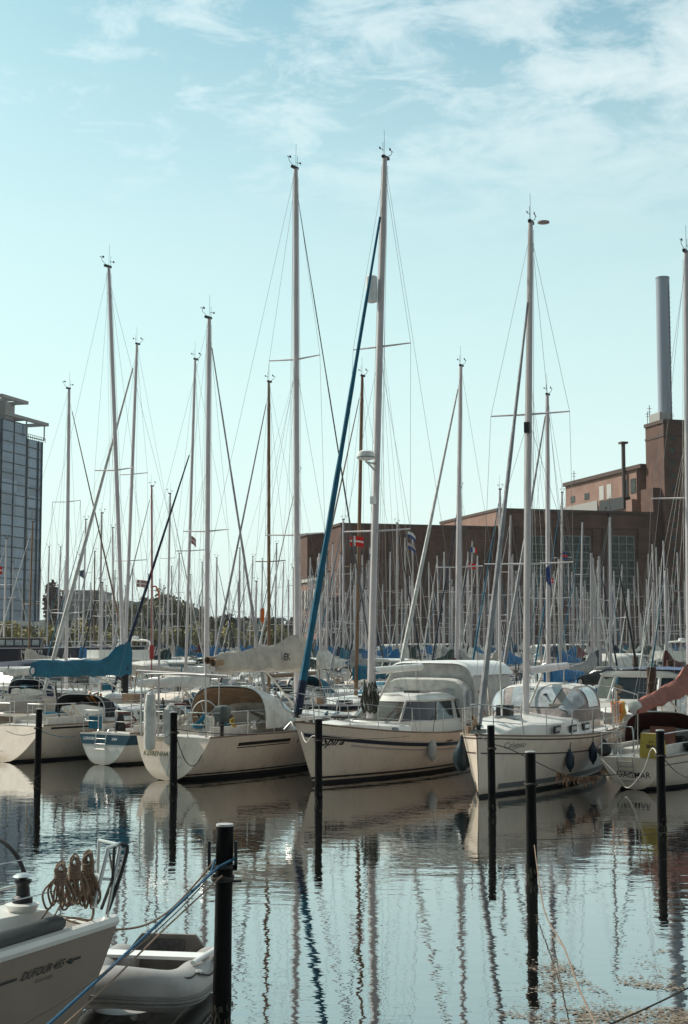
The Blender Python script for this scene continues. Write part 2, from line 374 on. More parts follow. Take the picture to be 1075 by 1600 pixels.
# chimney
cp = P(1039.5, 655, 243.6)
CHM = mat('chimney_paint', (.37, .41, .48), .6, var=.10, scale=.4, stretch=(1, 1, .15))
ch = empty('chimney', (cp.x, cp.y, 40.5), 0, 'tall round blue grey chimney rising from the brick tower', 'chimney')
zt = zat(425, 243.6) - 40.5
MB().lathe([(1.22, 0), (1.20, zt * .5), (1.18, zt - .25), (1.22, zt - .25), (1.22, zt)], n=28).build('stack', CHM, ch)
g = MB(); g.box((.9, -.85, zt / 2 - .5), (.07, .07, zt - 2))
for i in range(26): g.box((.95, -.88, 1 + i * (zt - 3) / 26), (.3, .1, .06))
g.build('ladder', mat('ladder_steel', (.15, .165, .21), .6), ch, smooth=False)
MB().lathe([(1.5, 0), (1.5, .5), (1.25, .8)], n=20).build('collar', COP, ch)
# roof aerials
for i, (px, py, Y, h) in enumerate(((1012, 663, 243, 2.2), (1015, 660, 243, 3), (1050, 660, 238, 1.6), (897, 757, 268, 2.6))):
    p = P(px, py, Y)
    g = MB().tube([p, p + V((0, 0, h))], .06, 5); g.tube([p + V((-.4, 0, h * .8)), p + V((.4, 0, h * .8))], .04, 4)
    g.tube([p + V((-.3, 0, h * .6)), p + V((.3, 0, h * .6))], .04, 4)
    tag(g.build('aerial', COP), ['short forked aerial on the left edge of the brick tower roof', 'taller aerial on the tower roof just left of the chimney',
        'thin aerial on the tower roof right of the chimney', 'thin aerial on the far left corner of the upper storey roof'][i], 'aerial', 'roof aerials')

# ------------------------------------------------------------------ glass office tower, left
gm = bpy.data.materials.new('curtain_glass'); gm.use_nodes = True; t = gm.node_tree; b = t.nodes['Principled BSDF']
b.inputs['Roughness'].default_value = .18; b.inputs['Specular IOR Level'].default_value = .7
tcn = N(t, 'ShaderNodeTexCoord'); m_ = N(t, 'ShaderNodeMapping'); m_.inputs['Scale'].default_value = (.12, .12, 1 / 3.27)
t.links.new(tcn.outputs['Object'], m_.inputs[0])
sn = N(t, 'ShaderNodeVectorMath', operation='FLOOR'); t.links.new(m_.outputs[0], sn.inputs[0])
wn = N(t, 'ShaderNodeTexWhiteNoise'); t.links.new(sn.outputs[0], wn.inputs['Vector'])
n_ = N(t, 'ShaderNodeTexNoise', Scale=.12, Detail=3.0); t.links.new(tcn.outputs['Object'], n_.inputs['Vector'])
f = mathn(t, 'ADD', mathn(t, 'MULTIPLY', wn.outputs[0], .5), mathn(t, 'MULTIPLY', n_.outputs[0], .5))
t.links.new(mixc(t, ramp(t, f, [(.2, 0), (.8, 1)]), (.05, .09, .17), (.17, .25, .38)), b.inputs['Base Color'])
GT0 = P(-4, 1000, 400); GT0.z = 0
gd = V((.32, .947, 0))
gt = empty('glass_office_tower', GT0, math.atan2(gd.y, gd.x), 'blue glass office tower with a white roof pergola at the left edge', 'building')
Z0, ZA, ZB = zat(970, 400), zat(652, 400), zat(664, 400)
Lb = 13.4; Lc = 23.6
MB().box((Lb / 2, 15, (Z0 + ZA) / 2), (Lb, 30, ZA - Z0)).build('near_facade', gm, gt, smooth=False)
MB().box(((Lb + Lc) / 2, 15.5, (Z0 + ZA - 3.6) / 2), (Lc - Lb, 29, ZA - 3.6 - Z0)).build('far_facade', gm, gt, smooth=False)
FRD = mat('dark_mullion', (.03, .04, .06), .6)
g = MB()
for i in range(20):
    z = Z0 + (ZA - Z0) * i / 19
    g.box((Lb / 2, -.02, z), (Lb, .3, .24))
    if i < 19: g.box(((Lb + Lc) / 2, .85, z), (Lc - Lb, .3, .22))
g.build('floor_band', FRD, gt, smooth=False)
g = MB()
for x in (.1, Lb * .48, Lb - .15): g.box((x, -.03, (Z0 + ZA) / 2), (.24, .34, ZA - Z0))
for x in (Lb + 1.8, Lc - 2.3, Lc - .15): g.box((x, .8, (Z0 + ZA - 3.6) / 2), (.24, .34, ZA - Z0 - 3.6))
g.build('mullion', FRD, gt, smooth=False)
MB().box((-2.6, 5, (ZA + Z0) / 2 + 3), (2.4, 9, ZA - Z0 + 6)).build('corner_column', PANEL, gt, smooth=False)
MB().box((Lc * .5, 14.6, Z0 - .7), (Lc + 3, 31, 1.3)).build('base_ledge', PANEL, gt, smooth=False)
MB().box((Lc * .5, 15, (Z0 - 1.4) / 2 + .6), (Lc - 2, 27, Z0 - 2.8)).build('ground_floor', mat('dark_ground_floor', (.05, .05, .05), .7), gt, smooth=False)
PERG = mat('pergola_concrete', (.36, .34, .34), .8)
zp = zat(624, 400); g = MB()
def pframe(g, x0, x1, y0, y1, z, th=.95, w=1.1):
    g.box(((x0 + x1) / 2, y0, z), (x1 - x0, w, th)); g.box(((x0 + x1) / 2, y1, z), (x1 - x0, w, th))
    n = max(2, int((x1 - x0) / 9))
    for i in range(n + 1): g.box((x0 + w / 2 + (x1 - x0 - w) * i / n, (y0 + y1) / 2, z + .02), (w, y1 - y0 - w - .02, th - .05))
pframe(g, -4, 10, -1.8, 12, zp + .9); pframe(g, -1, 23, -1.0, 14, zp - 3.6)
g.build('pergola', PERG, gt, smooth=False)
for c_, d_ in (((8, 5, (ZA + zp) / 2), (5, 5, zp - ZA + 2)), ((0, 6, (ZA + zp) / 2), (5, 7, zp - ZA)), ((12, -.6, (zp - 4 + ZA - 3) / 2), (.3, .3, zp - 4 - ZA + 4)), ((22, -.6, (zp - 4 + ZA - 3) / 2), (.3, .3, zp - 4 - ZA + 4))):
    MB().box(c_, d_).build('roof_column', PERG, gt, smooth=False)
g = MB()
for i in range(10):
    g.box((Lb + 1 + i * 1.2, .9, ZA - 2.9), (.12, .12, 1.4))
g.box(((Lb + Lc) / 2, .9, ZA - 2.2), (Lc - Lb, .12, .12)); g.build('roof_railing', PERG, gt, smooth=False)

# ------------------------------------------------------------------ low buildings on the far bank
def shed(px0, px1, ytop, Y, dep, wallm, roofm, label, h_win=True):
    a = P(px0, 1000, Y); c_ = P(px1, 1000, Y); zt = zat(ytop, Y)
    e = empty('hall_building', ((a.x + c_.x) / 2, Y, 1.35), 0, label, 'building', 'low halls on the far bank'); w = c_.x - a.x
    MB().box((0, dep / 2, (zt - 1.35) / 2), (w, dep, zt - 1.35)).build('wall', wallm, e, smooth=False)
    MB().box((0, dep / 2, zt - 1.1), (w + 1.2, dep + 1.2, .5)).build('roof', roofm, e, smooth=False)
    n = max(3, int(w / 5))
    for i in range(n): MB().box((-w / 2 + (i + .5) * w / n, -.05, (zt - 1.35) * .45), (w / n * .6, .12, (zt - 1.35) * .3)).build('window', PANE, e, smooth=False)
GW = mat('grey_cladding', (.33, .32, .33), .8, var=.1, scale=.3); DW = mat('dark_cladding', (.06, .06, .065), .8)
shed(70, 137, 940, 330, 20, GW, PANEL, 'grey flat roofed hall with a white roof edge right of the glass tower')
shed(137, 180, 955, 300, 14, DW, GW, 'dark low shed standing between two far tree clumps')
shed(95, 150, 925, 460, 30, GW, GW, 'pale grey hall seen over the flat roofed hall')
shed(340, 440, 968, 420, 16, mat('brown_cladding', (.10, .08, .065), .9), GW, 'long low brown building at the end of the far trees')

# ------------------------------------------------------------------ trees and bushes
def leafmat(name, a, b_):
    m = bpy.data.materials.new(name); m.use_nodes = True; t = m.node_tree; p = t.nodes['Principled BSDF']; p.inputs['Roughness'].default_value = .8
    tcn = N(t, 'ShaderNodeTexCoord'); n_ = N(t, 'ShaderNodeTexNoise', Scale=.9, Detail=4.0); t.links.new(tcn.outputs['Object'], n_.inputs['Vector'])
    t.links.new(mixc(t, ramp(t, n_.outputs[0], [(.35, 0), (.65, 1)]), a, b_), p.inputs['Base Color']); return m
LEAFO = leafmat('olive_leaves', (.10, .10, .04), (.18, .165, .07)); LEAFY = leafmat('yellow_green_leaves', (.21, .18, .055), (.33, .28, .09))
LEAFD = leafmat('dark_leaves', (.035, .04, .025), (.07, .075, .04)); LEAFR = leafmat('russet_leaves', (.09, .05, .04), (.14, .08, .06))
BARK = mat('bark', (.07, .055, .045), .95)
def leafcloud(g, c, rx, ry, rz, n, s, rnd):
    for _ in range(n):
        d = V((rnd.gauss(0, 1), rnd.gauss(0, 1), rnd.gauss(0, 1))).normalized() * (rnd.random() ** .45)
        k = 1 + .28 * mnoise.noise(V((d.x * 2.2 + c[0], d.y * 2.2 + c[1], d.z * 2.2)))
        p = V((c[0] + d.x * rx * k, c[1] + d.y * ry * k, c[2] + d.z * rz * k))
        a = V((rnd.uniform(-1, 1), rnd.uniform(-1, 1), rnd.uniform(-1, 1))).normalized(); b_ = a.orthogonal().normalized()
        ss = s * rnd.uniform(.6, 1.4)
        g.quad(p - a * ss, p + b_ * ss * .6, p + a * ss, p - b_ * ss * .6)
def tree(px, ytop, Y, wpx, m, label, name='deciduous_tree', n=900):
    rnd = random.Random(int(px * 7 + ytop)); p = P(px, 1000, Y); zt = zat(ytop, Y); w = wpx * Y / FPX
    e = empty(name, (p.x, Y, 1.35), 0, label, 'tree', 'trees on the far bank'); hh = zt - 1.35
    g = MB(); g.tube([(0, 0, 0), (.1, 0, hh * .3), (-.1, .1, hh * .62), (0, 0, hh * .85)], [hh * .035, hh * .028, hh * .015, .05], 7)
    g2 = MB(); tips = []
    for i in range(8):
        a = i * 2.4 + rnd.random(); z0 = hh * rnd.uniform(.25, .55); r = w * rnd.uniform(.18, .36); z1 = z0 + hh * rnd.uniform(.12, .34)
        tp = V((math.cos(a) * r, math.sin(a) * r, min(z1, hh * .85))); tips.append(tp)
        g.tube([(0, 0, z0), tp * .5 + V((0, 0, z0 * .5)), tp], [hh * .014, hh * .01, .04], 5)
    g.build('trunk', BARK, e)
    tips += [V((0, 0, hh * .82)), V((w * .1, 0, hh * .6)), V((-w * .12, 0, hh * .45))]
    for tp in tips: leafcloud(g2, tp, w * .22, w * .22, hh * .17, n // len(tips), .34 + hh * .012, rnd)
    g2.build('crown', m, e, smooth=False)
TR = [(80, 905, 300, 34, LEAFR, 'russet tree beside the glass tower'), (200, 948, 250, 46, LEAFO, 'olive tree left of the tallest far tree'),
      (250, 918, 255, 62, LEAFO, 'tallest olive tree on the far bank right of the tall leaning mast'), (232, 930, 268, 50, LEAFO, 'olive tree hugging the left side of the tallest far tree'),
      (285, 935, 258, 56, LEAFO, 'olive tree just right of the tallest far tree'), (316, 945, 262, 46, LEAFO, 'olive tree halfway between the tallest far tree and the small round one'),
      (352, 958, 270, 40, LEAFD, 'small dark round tree behind the thick mast'), (150, 930, 320, 54, LEAFD, 'dark tree showing behind the far shed'),
      (182, 938, 300, 40, LEAFO, 'olive tree directly behind the leaning mast pair'), (385, 962, 300, 46, LEAFD, 'dark tree left of the brown wooden mast'),
      (425, 963, 310, 44, LEAFD, 'dark tree right of the brown wooden mast'), (458, 965, 330, 40, LEAFD, 'dark tree next to the brick annexe'),
      (118, 948, 340, 30, LEAFO, 'small olive tree in front of the grey halls')]
for a in TR: tree(*a[:5], a[5])
zone_b = ['below the glass tower', 'below the glass tower corner', 'below the grey hall', 'below the dark shed', 'below the leaning mast pair', 'below the tallest far tree', 'right of the tallest far tree', 'below the small dark round tree', 'by the brown wooden mast', 'near the brick annexe']
for i in range(24):
    rnd = random.Random(i + 50); px = -8 + i * 19.5 + rnd.uniform(-4, 4); Y = 216 + rnd.uniform(0, 5)
    p = P(px, 1000, Y); top = rnd.uniform(966, 980); hh = zat(top, Y) - 1.35; w = rnd.uniform(1.5, 2.2)
    e = empty('bush', (p.x, Y, 1.35), 0, ('yellow green' if i % 3 else 'brownish green') + ' shore bush, ' + ('left' if i % 2 == 0 else 'right') + ' of the pair ' + zone_b[min(9, int(px / 46.0) if px > 0 else 0)], 'bush', 'bushes along the far shore')
    g = MB()
    for k in range(4): g.tube([(0, 0, 0), (rnd.uniform(-1, 1), rnd.uniform(-.5, .5), hh * .7)], [.09, .03], 5)
    g.build('stem', BARK, e)
    g = MB()
    for k in range(5): leafcloud(g, (rnd.uniform(-w * .6, w * .6), rnd.uniform(-.8, .8), hh * rnd.uniform(.3, .72)), w * .55, 1.1, hh * .3, 90, .26, rnd)
    g.build('foliage', LEAFY if i % 3 else LEAFO, e, smooth=False)
# ================================================================== BOATS
class Boat:
    """a sailing or motor boat in its own frame: x towards the bow, y to port, z up from the water"""
    D = dict(L=10, B=3.0, fb=1.25, fm=1.0, fs=1.02, tw=.72, rb=1.1, rs=-.35, zks=.0, em=.34, zk=-.45, hull=None, bottom=None, boot=None,
             lod=1, cab=(.30, .70, .42), mastx=None, mh=13.5, mr=.085, top=None, mast=None, spr=((.42, .85), (.70, .7)),
             boomz=None, boom=3.6, cover=None, ch=.42, genoa=None, gr=.055, hood=None, bimini=None, rails=True, masthead=1, fstay=.97, bow_away=True, wire=.005, stripe=None, collar=0.)
    def __init__(s, name, label, cat, loc, rz, group=None, **kw):
        s.__dict__.update(Boat.D); s.__dict__.update(kw)
        s.r = empty(name, loc, rz, label, cat, group); s.r['has'] = 0; del s.r['has']
        s.rz = rz; s.loc = V(loc)
        s.hullm = HULLW if s.hull in (None, GEL) else s.hull
        s.make_hull()
    def inv(s, p): return Matrix.Rotation(-s.rz, 3, 'Z') @ (V(p) - s.loc)
    def b(s, t):
        if t < .42: k = s.tw + (1 - s.tw) * math.sin(math.pi / 2 * t / .42)
        else: k = max(0, 1 - ((t - .42) / .58) ** 2.35)
        return max(.012, s.B / 2 * k)
    def zs(s, t):
        return s.fm + ((s.fb - s.fm) * ((t - .38) / .62) ** 2 if t > .38 else (s.fs - s.fm) * ((.38 - t) / .38) ** 2)
    def zkk(s, t):
        if t < .3: return s.zks + (s.zk - s.zks) * math.sin(math.pi / 2 * t / .3)
        return s.zk + (.12 - s.zk) * max(0, (t - .8) / .2) ** 2.5 * .6
    def S(s, t, z, off=0.0):
        zk, zs = s.zkk(t), s.zs(t); v = min(1, max(0, (z - zk) / (zs - zk)))
        e = s.em + (getattr(s, 'eb', .85) - s.em) * max(0, (t - .45) / .55) ** 1.5 + .08 * max(0, 1 - t / .3)
        y = s.b(t) * v ** e
        x = -s.L / 2 + s.L * t - s.rb * t ** 6 + s.rb * t ** 6 * max(-.2, min(1, z / s.zs(1)))
        x -= (s.rs * (z / s.zs(0)) - max(0, s.rs)) * (1 - t) ** 6 if s.rs else 0
        return V((x, y + off, z))
    def t_of(s, x, z):
        a, b_ = 0.0, 1.0
        for _ in range(24):
            m = (a + b_) / 2
            if s.S(m, z).x < x: a = m
            else: b_ = m
        return (a + b_) / 2
    def make_hull(s):
        nt_ = 30 if s.lod == 0 else 14
        ts = [i / nt_ for i in range(nt_ + 1)]
        g = MB(); vlow = [0, .35, .75, 1]; vup = [.04, .1, .2, .35, .5, .65, .8, .92, 1] if s.lod == 0 else [.06, .25, .6, 1]
        for sd in (1, -1):
            secs = []
            for t in ts:
                zk, z1 = s.zkk(t), s.zs(t); zb = max(.07, zk + .02); row = []
                for v in vlow: row.append(s.S(t, zk + (zb - zk) * v))
                for v in vup: row.append(s.S(t, zb + (z1 - zb) * v))
                secs.append([V((p.x, p.y * sd, p.z)) for p in row])
            nlow = len(vlow) - 1; k = len(secs[0])
            vs = [p for q in secs for p in q]; o = len(g.v); g.v += [tuple(p) for p in vs]
            for i in range(len(secs) - 1):
                for j in range(k - 1):
                    a, b_ = o + i * k + j, o + (i + 1) * k + j
                    g.f.append([a, b_, b_ + 1, a + 1] if sd < 0 else [a, a + 1, b_ + 1, b_]); g.m.append(1 if j < nlow else 0)
        s.o_hull = g.build('hull', [s.hullm, s.bottom or ANTI], s.r)
        # transom
        zk, z1 = s.zkk(0), s.zs(0); zv = [zk + (z1 - zk) * q for q in (0, .03, .08, .16, .28, .42, .58, .72, .86, 1)]
        pp = [s.S(0, z) for z in zv]; poly = [V((p.x, p.y, p.z)) for p in pp] + [V((p.x, -p.y, p.z)) for p in pp[::-1]]
        g = MB(); g.quad(*[p + V((-.004, 0, 0)) for p in poly]); s.transom = g.build('transom', s.hullm if not getattr(s, 'transm', None) else s.transm, s.r, smooth=False)
        # deck with a sunken cockpit
        c0, c1, cw = .09, .36, s.B * .21
        s.cw = cw
        secs = []
        ts2 = [0, .04, c0] + [c0 + (c1 - c0) * i / 5 for i in range(1, 6)] + [c1 + (1 - c1) * i / 12 for i in range(1, 13)]
        g = MB(); zd = lambda t: s.zs(t) - .035
        for i in range(len(ts2) - 1):
            ta, tb = ts2[i], ts2[i + 1]; A = s.S(ta, zd(ta)); Bq = s.S(tb, zd(tb))
            inside = ta >= c0 - 1e-6 and tb <= c1 + 1e-6
            cs = lambda q: min(cw, q.y * .8)
            for sgn in (1, -1):
                q = [V((A.x, A.y * sgn * .995, A.z)), V((Bq.x, Bq.y * sgn * .995, Bq.z)), V((Bq.x, cs(Bq) * sgn, Bq.z + .03)), V((A.x, cs(A) * sgn, A.z + .03))]
                g.quad(*(q if sgn < 0 else q[::-1]))
                if not inside:
                    q = [q[3], q[2], V((Bq.x, 0, Bq.z + .045)), V((A.x, 0, A.z + .045))]; g.quad(*(q if sgn < 0 else q[::-1]))
        g.build('deck', s.deckm if getattr(s, 'deckm', None) else DECK, s.r)
        xa, xb = s.S(c0, 1).x, s.S(c1, 1).x; za = s.zs(.2) - .03; w = min(cw, s.b(c0) * .8); f = .5; th = .1
        g = MB(); g.box(((xa + xb) / 2, 0, f), (xb - xa + .1, 2 * w + .1, .04))
        for sgn in (1, -1):
            g.box(((xa + xb) / 2, sgn * (w + .03), (f + za) / 2 + .08), (xb - xa + .3, .06, za - f + .30))
            g.box(((xa + xb) / 2, sgn * (w - .22), f + .2), (xb - xa, .42, .38))
        g.box((xa - .03, 0, (f + za) / 2 + .04), (.06, 2 * w, za - f + .16)); g.build('cockpit', DECK, s.r, smooth=False)
        # toe rail
        g = MB()
        for sgn in (1, -1):
            pts = [s.S(t, s.zs(t)) for t in ts]; pts = [V((p.x, sgn * max(0.004, p.y - .015), p.z + .01)) for p in pts]
            g.tube(pts, .026 if s.lod == 0 else .03, 4)
        g.build('toe_rail', getattr(s, 'railm', None) or (ALU if s.lod else TEAK), s.r)
        if s.boot: s.ribbon(0.0, 1, lambda t: .10, lambda t: .19, s.boot, 'boot_stripe')
        if s.stripe: s.ribbon(0.02, .97, lambda t: s.zs(t) - .21, lambda t: s.zs(t) - .15, s.stripe, 'sheer_stripe')
    def ribbon(s, t0, t1, zl, zh, m, name='stripe', sides=(1, -1), off=.006):
        n = 26
        for sgn in sides:
            g = MB(); secs = []
            for i in range(n + 1):
                t = t0 + (t1 - t0) * i / n
                secs.append([V((p.x, sgn * p.y, p.z)) for p in (s.S(t, zl(t), off), s.S(t, (zl(t) + zh(t)) / 2, off + .001), s.S(t, zh(t), off))])
            g.loft(secs); o = g.build(name, m, s.r)
        return o
    def side_text(s, txt, x, z, size, side, m, shear=0, name='name_lettering', bold=0.0, slope=0.0):
        vs_, fs_ = text_mesh(txt, size, shear, bold); g = MB(); out = []
        for v in vs_:
            xx = x - side * v.x; zz_ = z + v.y + slope * v.x; t = s.t_of(xx, zz_); p = s.S(t, zz_); out.append((xx, side * (p.y + .007), zz_))
        g.add(out, fs_); return g.build(name, m, s.r, smooth=False)
    def stern_text(s, txt, y, z, size, m, shear=0, name='port_lettering', bold=0.0, arc=0.0):
        vs_, fs_ = text_mesh(txt, size, shear, bold); g = MB(); out = []
        for v in vs_:
            zz_ = z + v.y - arc * v.x * v.x; out.append((s.S(0, zz_).x - .009, y - v.x, zz_))
        g.add(out, fs_); return g.build(name, m, s.transom, smooth=False)
    # ---- cabin trunk
    def cabin(s, t0=None, t1=None, h=None, wf=.66, m=None, wins=3, wh=(.35, .75), slope=.35, glass=None, name='cabin', winrange=(.12, .8), crown=.06, frame=False, base=0.0):
        t0 = s.cab[0] if t0 is None else t0; t1 = s.cab[1] if t1 is None else t1; h = s.cab[2] if h is None else h
        x0, x1 = s.S(t0, 1).x, s.S(t1, 1).x; n = 14; secs = []; m = m or GEL
        def sec(q):
            x = x0 + (x1 - x0) * q; t = t0 + (t1 - t0) * q; w = min(wf * s.B / 2, s.b(t) - .26 if s.b(t) > .5 else s.b(t) * .5)
            w *= (1 - max(0, (q - .8) / .2) ** 2 * .35)
            hh = h * (1 - slope * q) * (1 if q < 1 - .22 else max(.02, math.cos((q - .78) / .22 * math.pi / 2) ** .7)); z = s.zs(t) - .03 + base
            return x, w, z, hh
        def ring(x, w, z, hh): return [V((x, w, z)), V((x, w * .93, z + hh * .82)), V((x, w * .86, z + hh * .96)), V((x, w * .7, z + hh)), V((x, 0, z + hh + crown)),
                                   V((x, -w * .7, z + hh)), V((x, -w * .86, z + hh * .96)), V((x, -w * .93, z + hh * .82)), V((x, -w, z))]
        qs = [i / n for i in range(n + 1)]
        g = MB(); g.loft([ring(*sec(q)) for q in qs], cap=True); cabo = g.build(name, m, s.r)
        s.cabtop = lambda x: (lambda a: a[2] + a[3] + crown)(sec(max(0, min(1, (x - x0) / (x1 - x0)))))
        for sgn in (1, -1):
            for i in range(wins):
                a = winrange[0] + (winrange[1] - winrange[0]) * (i + .08) / wins; b_ = winrange[0] + (winrange[1] - winrange[0]) * (i + .86) / wins
                for lay, (e, mm, nm) in enumerate(((.0, glass or GLASS, 'window'),)):
                    secs = []
                    for k in range(5):
                        q = a + (b_ - a) * k / 4; x, w, z, hh = sec(q); r = []
                        for v in (wh[0], wh[1]):
                            vv = v if 0 < k < 4 else (v + (.06 if v == wh[0] else -.06))
                            r.append(V((x, sgn * (w * (1 - .07 * vv / .82) + .008), z + hh * vv)))
                        secs.append(r)
                    MB().loft(secs).build('window', glass or GLASS, cabo)
        return cabo
    # ---- spars and rigging
    def spar(s):
        t = .56; xm = s.mastx if s.mastx is not None else s.S(.56, 1).x
        zb = s.cabtop(xm) - .04 if hasattr(s, 'cabtop') else 1.3
        if getattr(s, 'mzb', None) is not None: zb = s.mzb
        s.mb = V((xm, 0, zb)); s.mt = s.top_local() if s.top is not None else V((xm, 0, s.mh))
        mm = s.mast or ALU; d = s.mt - s.mb
        at = lambda k: s.mb + d * k
        g = MB(); g.tube([at(0), at(.6), at(.9), at(1)], [s.mr, s.mr, s.mr * .9, s.mr * .72], 10 if s.lod == 0 else 7, asp=.8); mo = g.build('mast', mm, s.r)
        g = MB().box(at(1) + V((-.05, 0, .03)), (.30 if s.lod == 0 else .24, .08, .07))
        if s.masthead:
            a = at(1); k_ = .62
            g.tube([a + V((.08, 0, 0)), a + V((.09, 0, .40))], .006, 4); g.tube([a + V((-.1, 0, .05)), a + V((-.45, .05, .26)) * 1.0 if 0 else a + V((-.30, .03, .17)), a + V((-.33, .03, .27))], .009, 4)
            g.tube([a + V((-.41, .03, .27)), a + V((-.24, .03, .285))], .011, 4); g.box(a + V((-.24, .03, .30)), (.08, .01, .065))
            g.tube([a + V((.05, 0, .2)), a + V((.2, -.03, .215))], .009, 4); g.box(a + V((.2, -.03, .22)), (.07, .01, .055)); g.tube([a, a + V((.02, 0, .75))], .005, 4)
        g.build('masthead_instruments', BLACK, mo, smooth=False)
        w = s.wire; tips = []; tb_ = s.t_of(xm, 1.0); cp = V((xm - .15, s.b(tb_) * .93, s.zs(tb_)))
        for k, ln in s.spr:
            g = MB(); c_ = at(k); a_ = c_ + V((-.10, ln, .03)); b_ = c_ + V((-.10, -ln, .03)); g.tube([a_, c_, b_], [.018, .028, .018] if s.lod == 0 else .022, 5)
            g.build('spreader', mm, s.r); tips.append((k, a_, b_))
        g = MB(); hd = at(s.fstay)
        bowp = V((s.L / 2 - .12, 0, s.zs(1) + .05)); stp = V((-s.L / 2 + .1, 0, s.zs(0) + .02))
        for sgn in (1, -1):
            pts = [at(.98)] + [(q[1] if sgn > 0 else q[2]) for q in tips[::-1]] + [V((cp.x, cp.y * sgn, cp.z))]
            for i in range(len(pts) - 1): g.tube([pts[i], pts[i + 1]], w, 4, cap=False)
            if tips: g.tube([at(tips[0][0] - .02), V((cp.x + .1, cp.y * sgn * .97, cp.z))], w, 4, cap=False)
            if len(tips) > 1: g.tube([at(tips[1][0] - .01), (tips[0][1] if sgn > 0 else tips[0][2])], w, 4, cap=False)
        g.tube([at(1), stp], w, 4, cap=False); g.tube([at(.99) + V((-.12, 0, 0)), at(.1) + V((-.5, 0, 0))], w * .8, 4, cap=False)
        g.tube([hd, bowp], w * 1.2, 4, cap=False); g.build('standing_rigging', WIRE, s.r, smooth=False)
        if s.lod == 0:
            g = MB()
            for o in (V((s.mr + .02, .02, 0)), V((-.02, s.mr + .015, 0)), V((s.mr, -.05, 0))):
                g.tube([at(.04) + o, at(.5) + o * 1.3, at(.985) + o * .8], .006, 4, cap=False)
            g.build('halyard', ROPEW, s.r, smooth=False)
            g = MB()
            for z in (.05, .08, .12):
                c_ = at(z) + V((0, s.mr + .03, 0)); g.lathe([(.05, 0), (.035, .03), (.045, .09)], c_, 8, Matrix.Rotation(-math.pi / 2, 3, 'X'))
            g.build('mast_winch', STEEL, s.r)
        if s.genoa:
            lo = bowp.lerp(hd, .018); hi = bowp.lerp(hd, .955); n = 16 if s.lod == 0 else 6
            pts = [lo.lerp(hi, i / n) for i in range(n + 1)]
            rr = [s.gr * (1.1 - .75 * (i / n)) * (1 + (.10 * math.sin(i * 2.1) if s.lod == 0 else 0)) for i in range(n + 1)]; rr[0] *= .6
            g = MB(); g.tube(pts, rr, 8 if s.lod == 0 else 6); go = g.build('furled_genoa', s.genoa, s.r)
            if s.lod == 0:
                MB().lathe([(.09, 0), (.09, .02), (.05, .03), (.05, .09), (.09, .10), (.09, .12)], bowp + V((0, 0, .05)), 12).build('furling_drum', BLACK, s.r)
    def top_local(s): return s.inv(s.top)
    def makeboom(s, end=None, mat_=None):
        zb = s.boomz or (s.mb.z + .75); d = s.mt - s.mb; k = (zb - s.mb.z) / d.z; g0 = s.mb + d * k + V((-.12, 0, 0))
        e = end if end is not None else g0 + V((-s.boom, 0, .06)); n = 12 if s.lod == 0 else 7
        MB().tube([g0, g0.lerp(e, .5), e], .075 if s.lod == 0 else .07, 8, asp=1.25).build('boom', mat_ or s.mast or ALU, s.r)
        bd = (e - g0)
        if s.cover:
            secs = []; rnd = random.Random(int(s.L * 100 + s.loc.x * 10)); 
            for i in range(n + 1):
                q = i / n; c_ = g0 + bd * (.99 * q + (0.0 if i else -.02)); hh = s.ch * (1 - getattr(s, 'ctap', .62) * q ** .8) * (1 + .06 * math.sin(q * 17)); dn = getattr(s, 'cdrop', .10) + .03 * math.sin(q * 23 + 1); wd = .10 + hh * .20
                if i == 0: c_ = c_ + V((.26 if s.collar else .05, 0, 0))
                if s.collar and i == 0: hh += s.collar * .9
                if s.collar and i == 1: hh += s.collar * .55
                if s.collar and i == 2: hh += s.collar * .15
                rg = []
                for j in range(12):
                    a = 2 * math.pi * j / 12; y = math.sin(a) * wd * (1 if math.cos(a) < 0 else .75 + .25 * (1 - math.cos(a))); z = (-dn if math.cos(a) < 0 else hh) * abs(math.cos(a)) ** .8
                    rg.append(c_ + V((0, y * (1 + .12 * math.sin(j * 3.3 + i * 2)) + .02 * math.sin(i * 5 + j), z + .018 * math.sin(i * 3 + j * 2))))
                secs.append(rg)
            g = MB(); g.loft(secs, closed=True, cap=True); s.cov = g.build('sail_cover', s.cover, s.r)
        if s.lod == 0:
            g = MB(); at = lambda k: s.mb + d * k
            for q in (.25, .5, .75, .97):
                p = g0 + bd * q; g.tube([at(.62 if s.cover else .7), p + V((0, .06, s.ch * .3))], .004, 4, cap=False); 
            g.tube([s.mb + V((-.1, 0, .1)), g0 + bd * .38 + V((0, 0, -.05))], .028, 6)
            g.tube([e + V((.3, 0, -.05)), V((e.x + .25, 0, s.zs(.2) + .1))], .014, 4)
            g.build('boom_rigging', ROPEW, s.r, smooth=False)
        s.boom_g, s.boom_e = g0, e
    # ---- cloth hood over the companionway, open towards the stern
    def sprayhood(s, m, x0=None, ln=1.15, h=.62, w=None, win=True, inner=None, base=None):
        x0 = x0 if x0 is not None else s.S(s.cab[0], 1).x - .15; w = w or s.B * .34; n = 9; N_ = 17; secs = []
        zb = base if base is not None else s.zs(s.cab[0]) + .12
        for i in range(n + 1):
            q = i / n; x = x0 + ln * (1 - q) * (1.0); k = math.sin(q * math.pi / 2) ** .75; row = []
            for j in range(N_):
                a = math.pi * j / (N_ - 1); c_, s_ = math.cos(a), math.sin(a)
                y = w * (abs(c_) ** .55) * (1 if c_ > 0 else -1); z = zb + (s.cab[2] * .55 + (h - s.cab[2] * .3) * k) * (s_ ** .6)
                xx = x - (1 - s_) * .25 * (1 - q)
                row.append(V((xx, y, z)))
            secs.append(row)
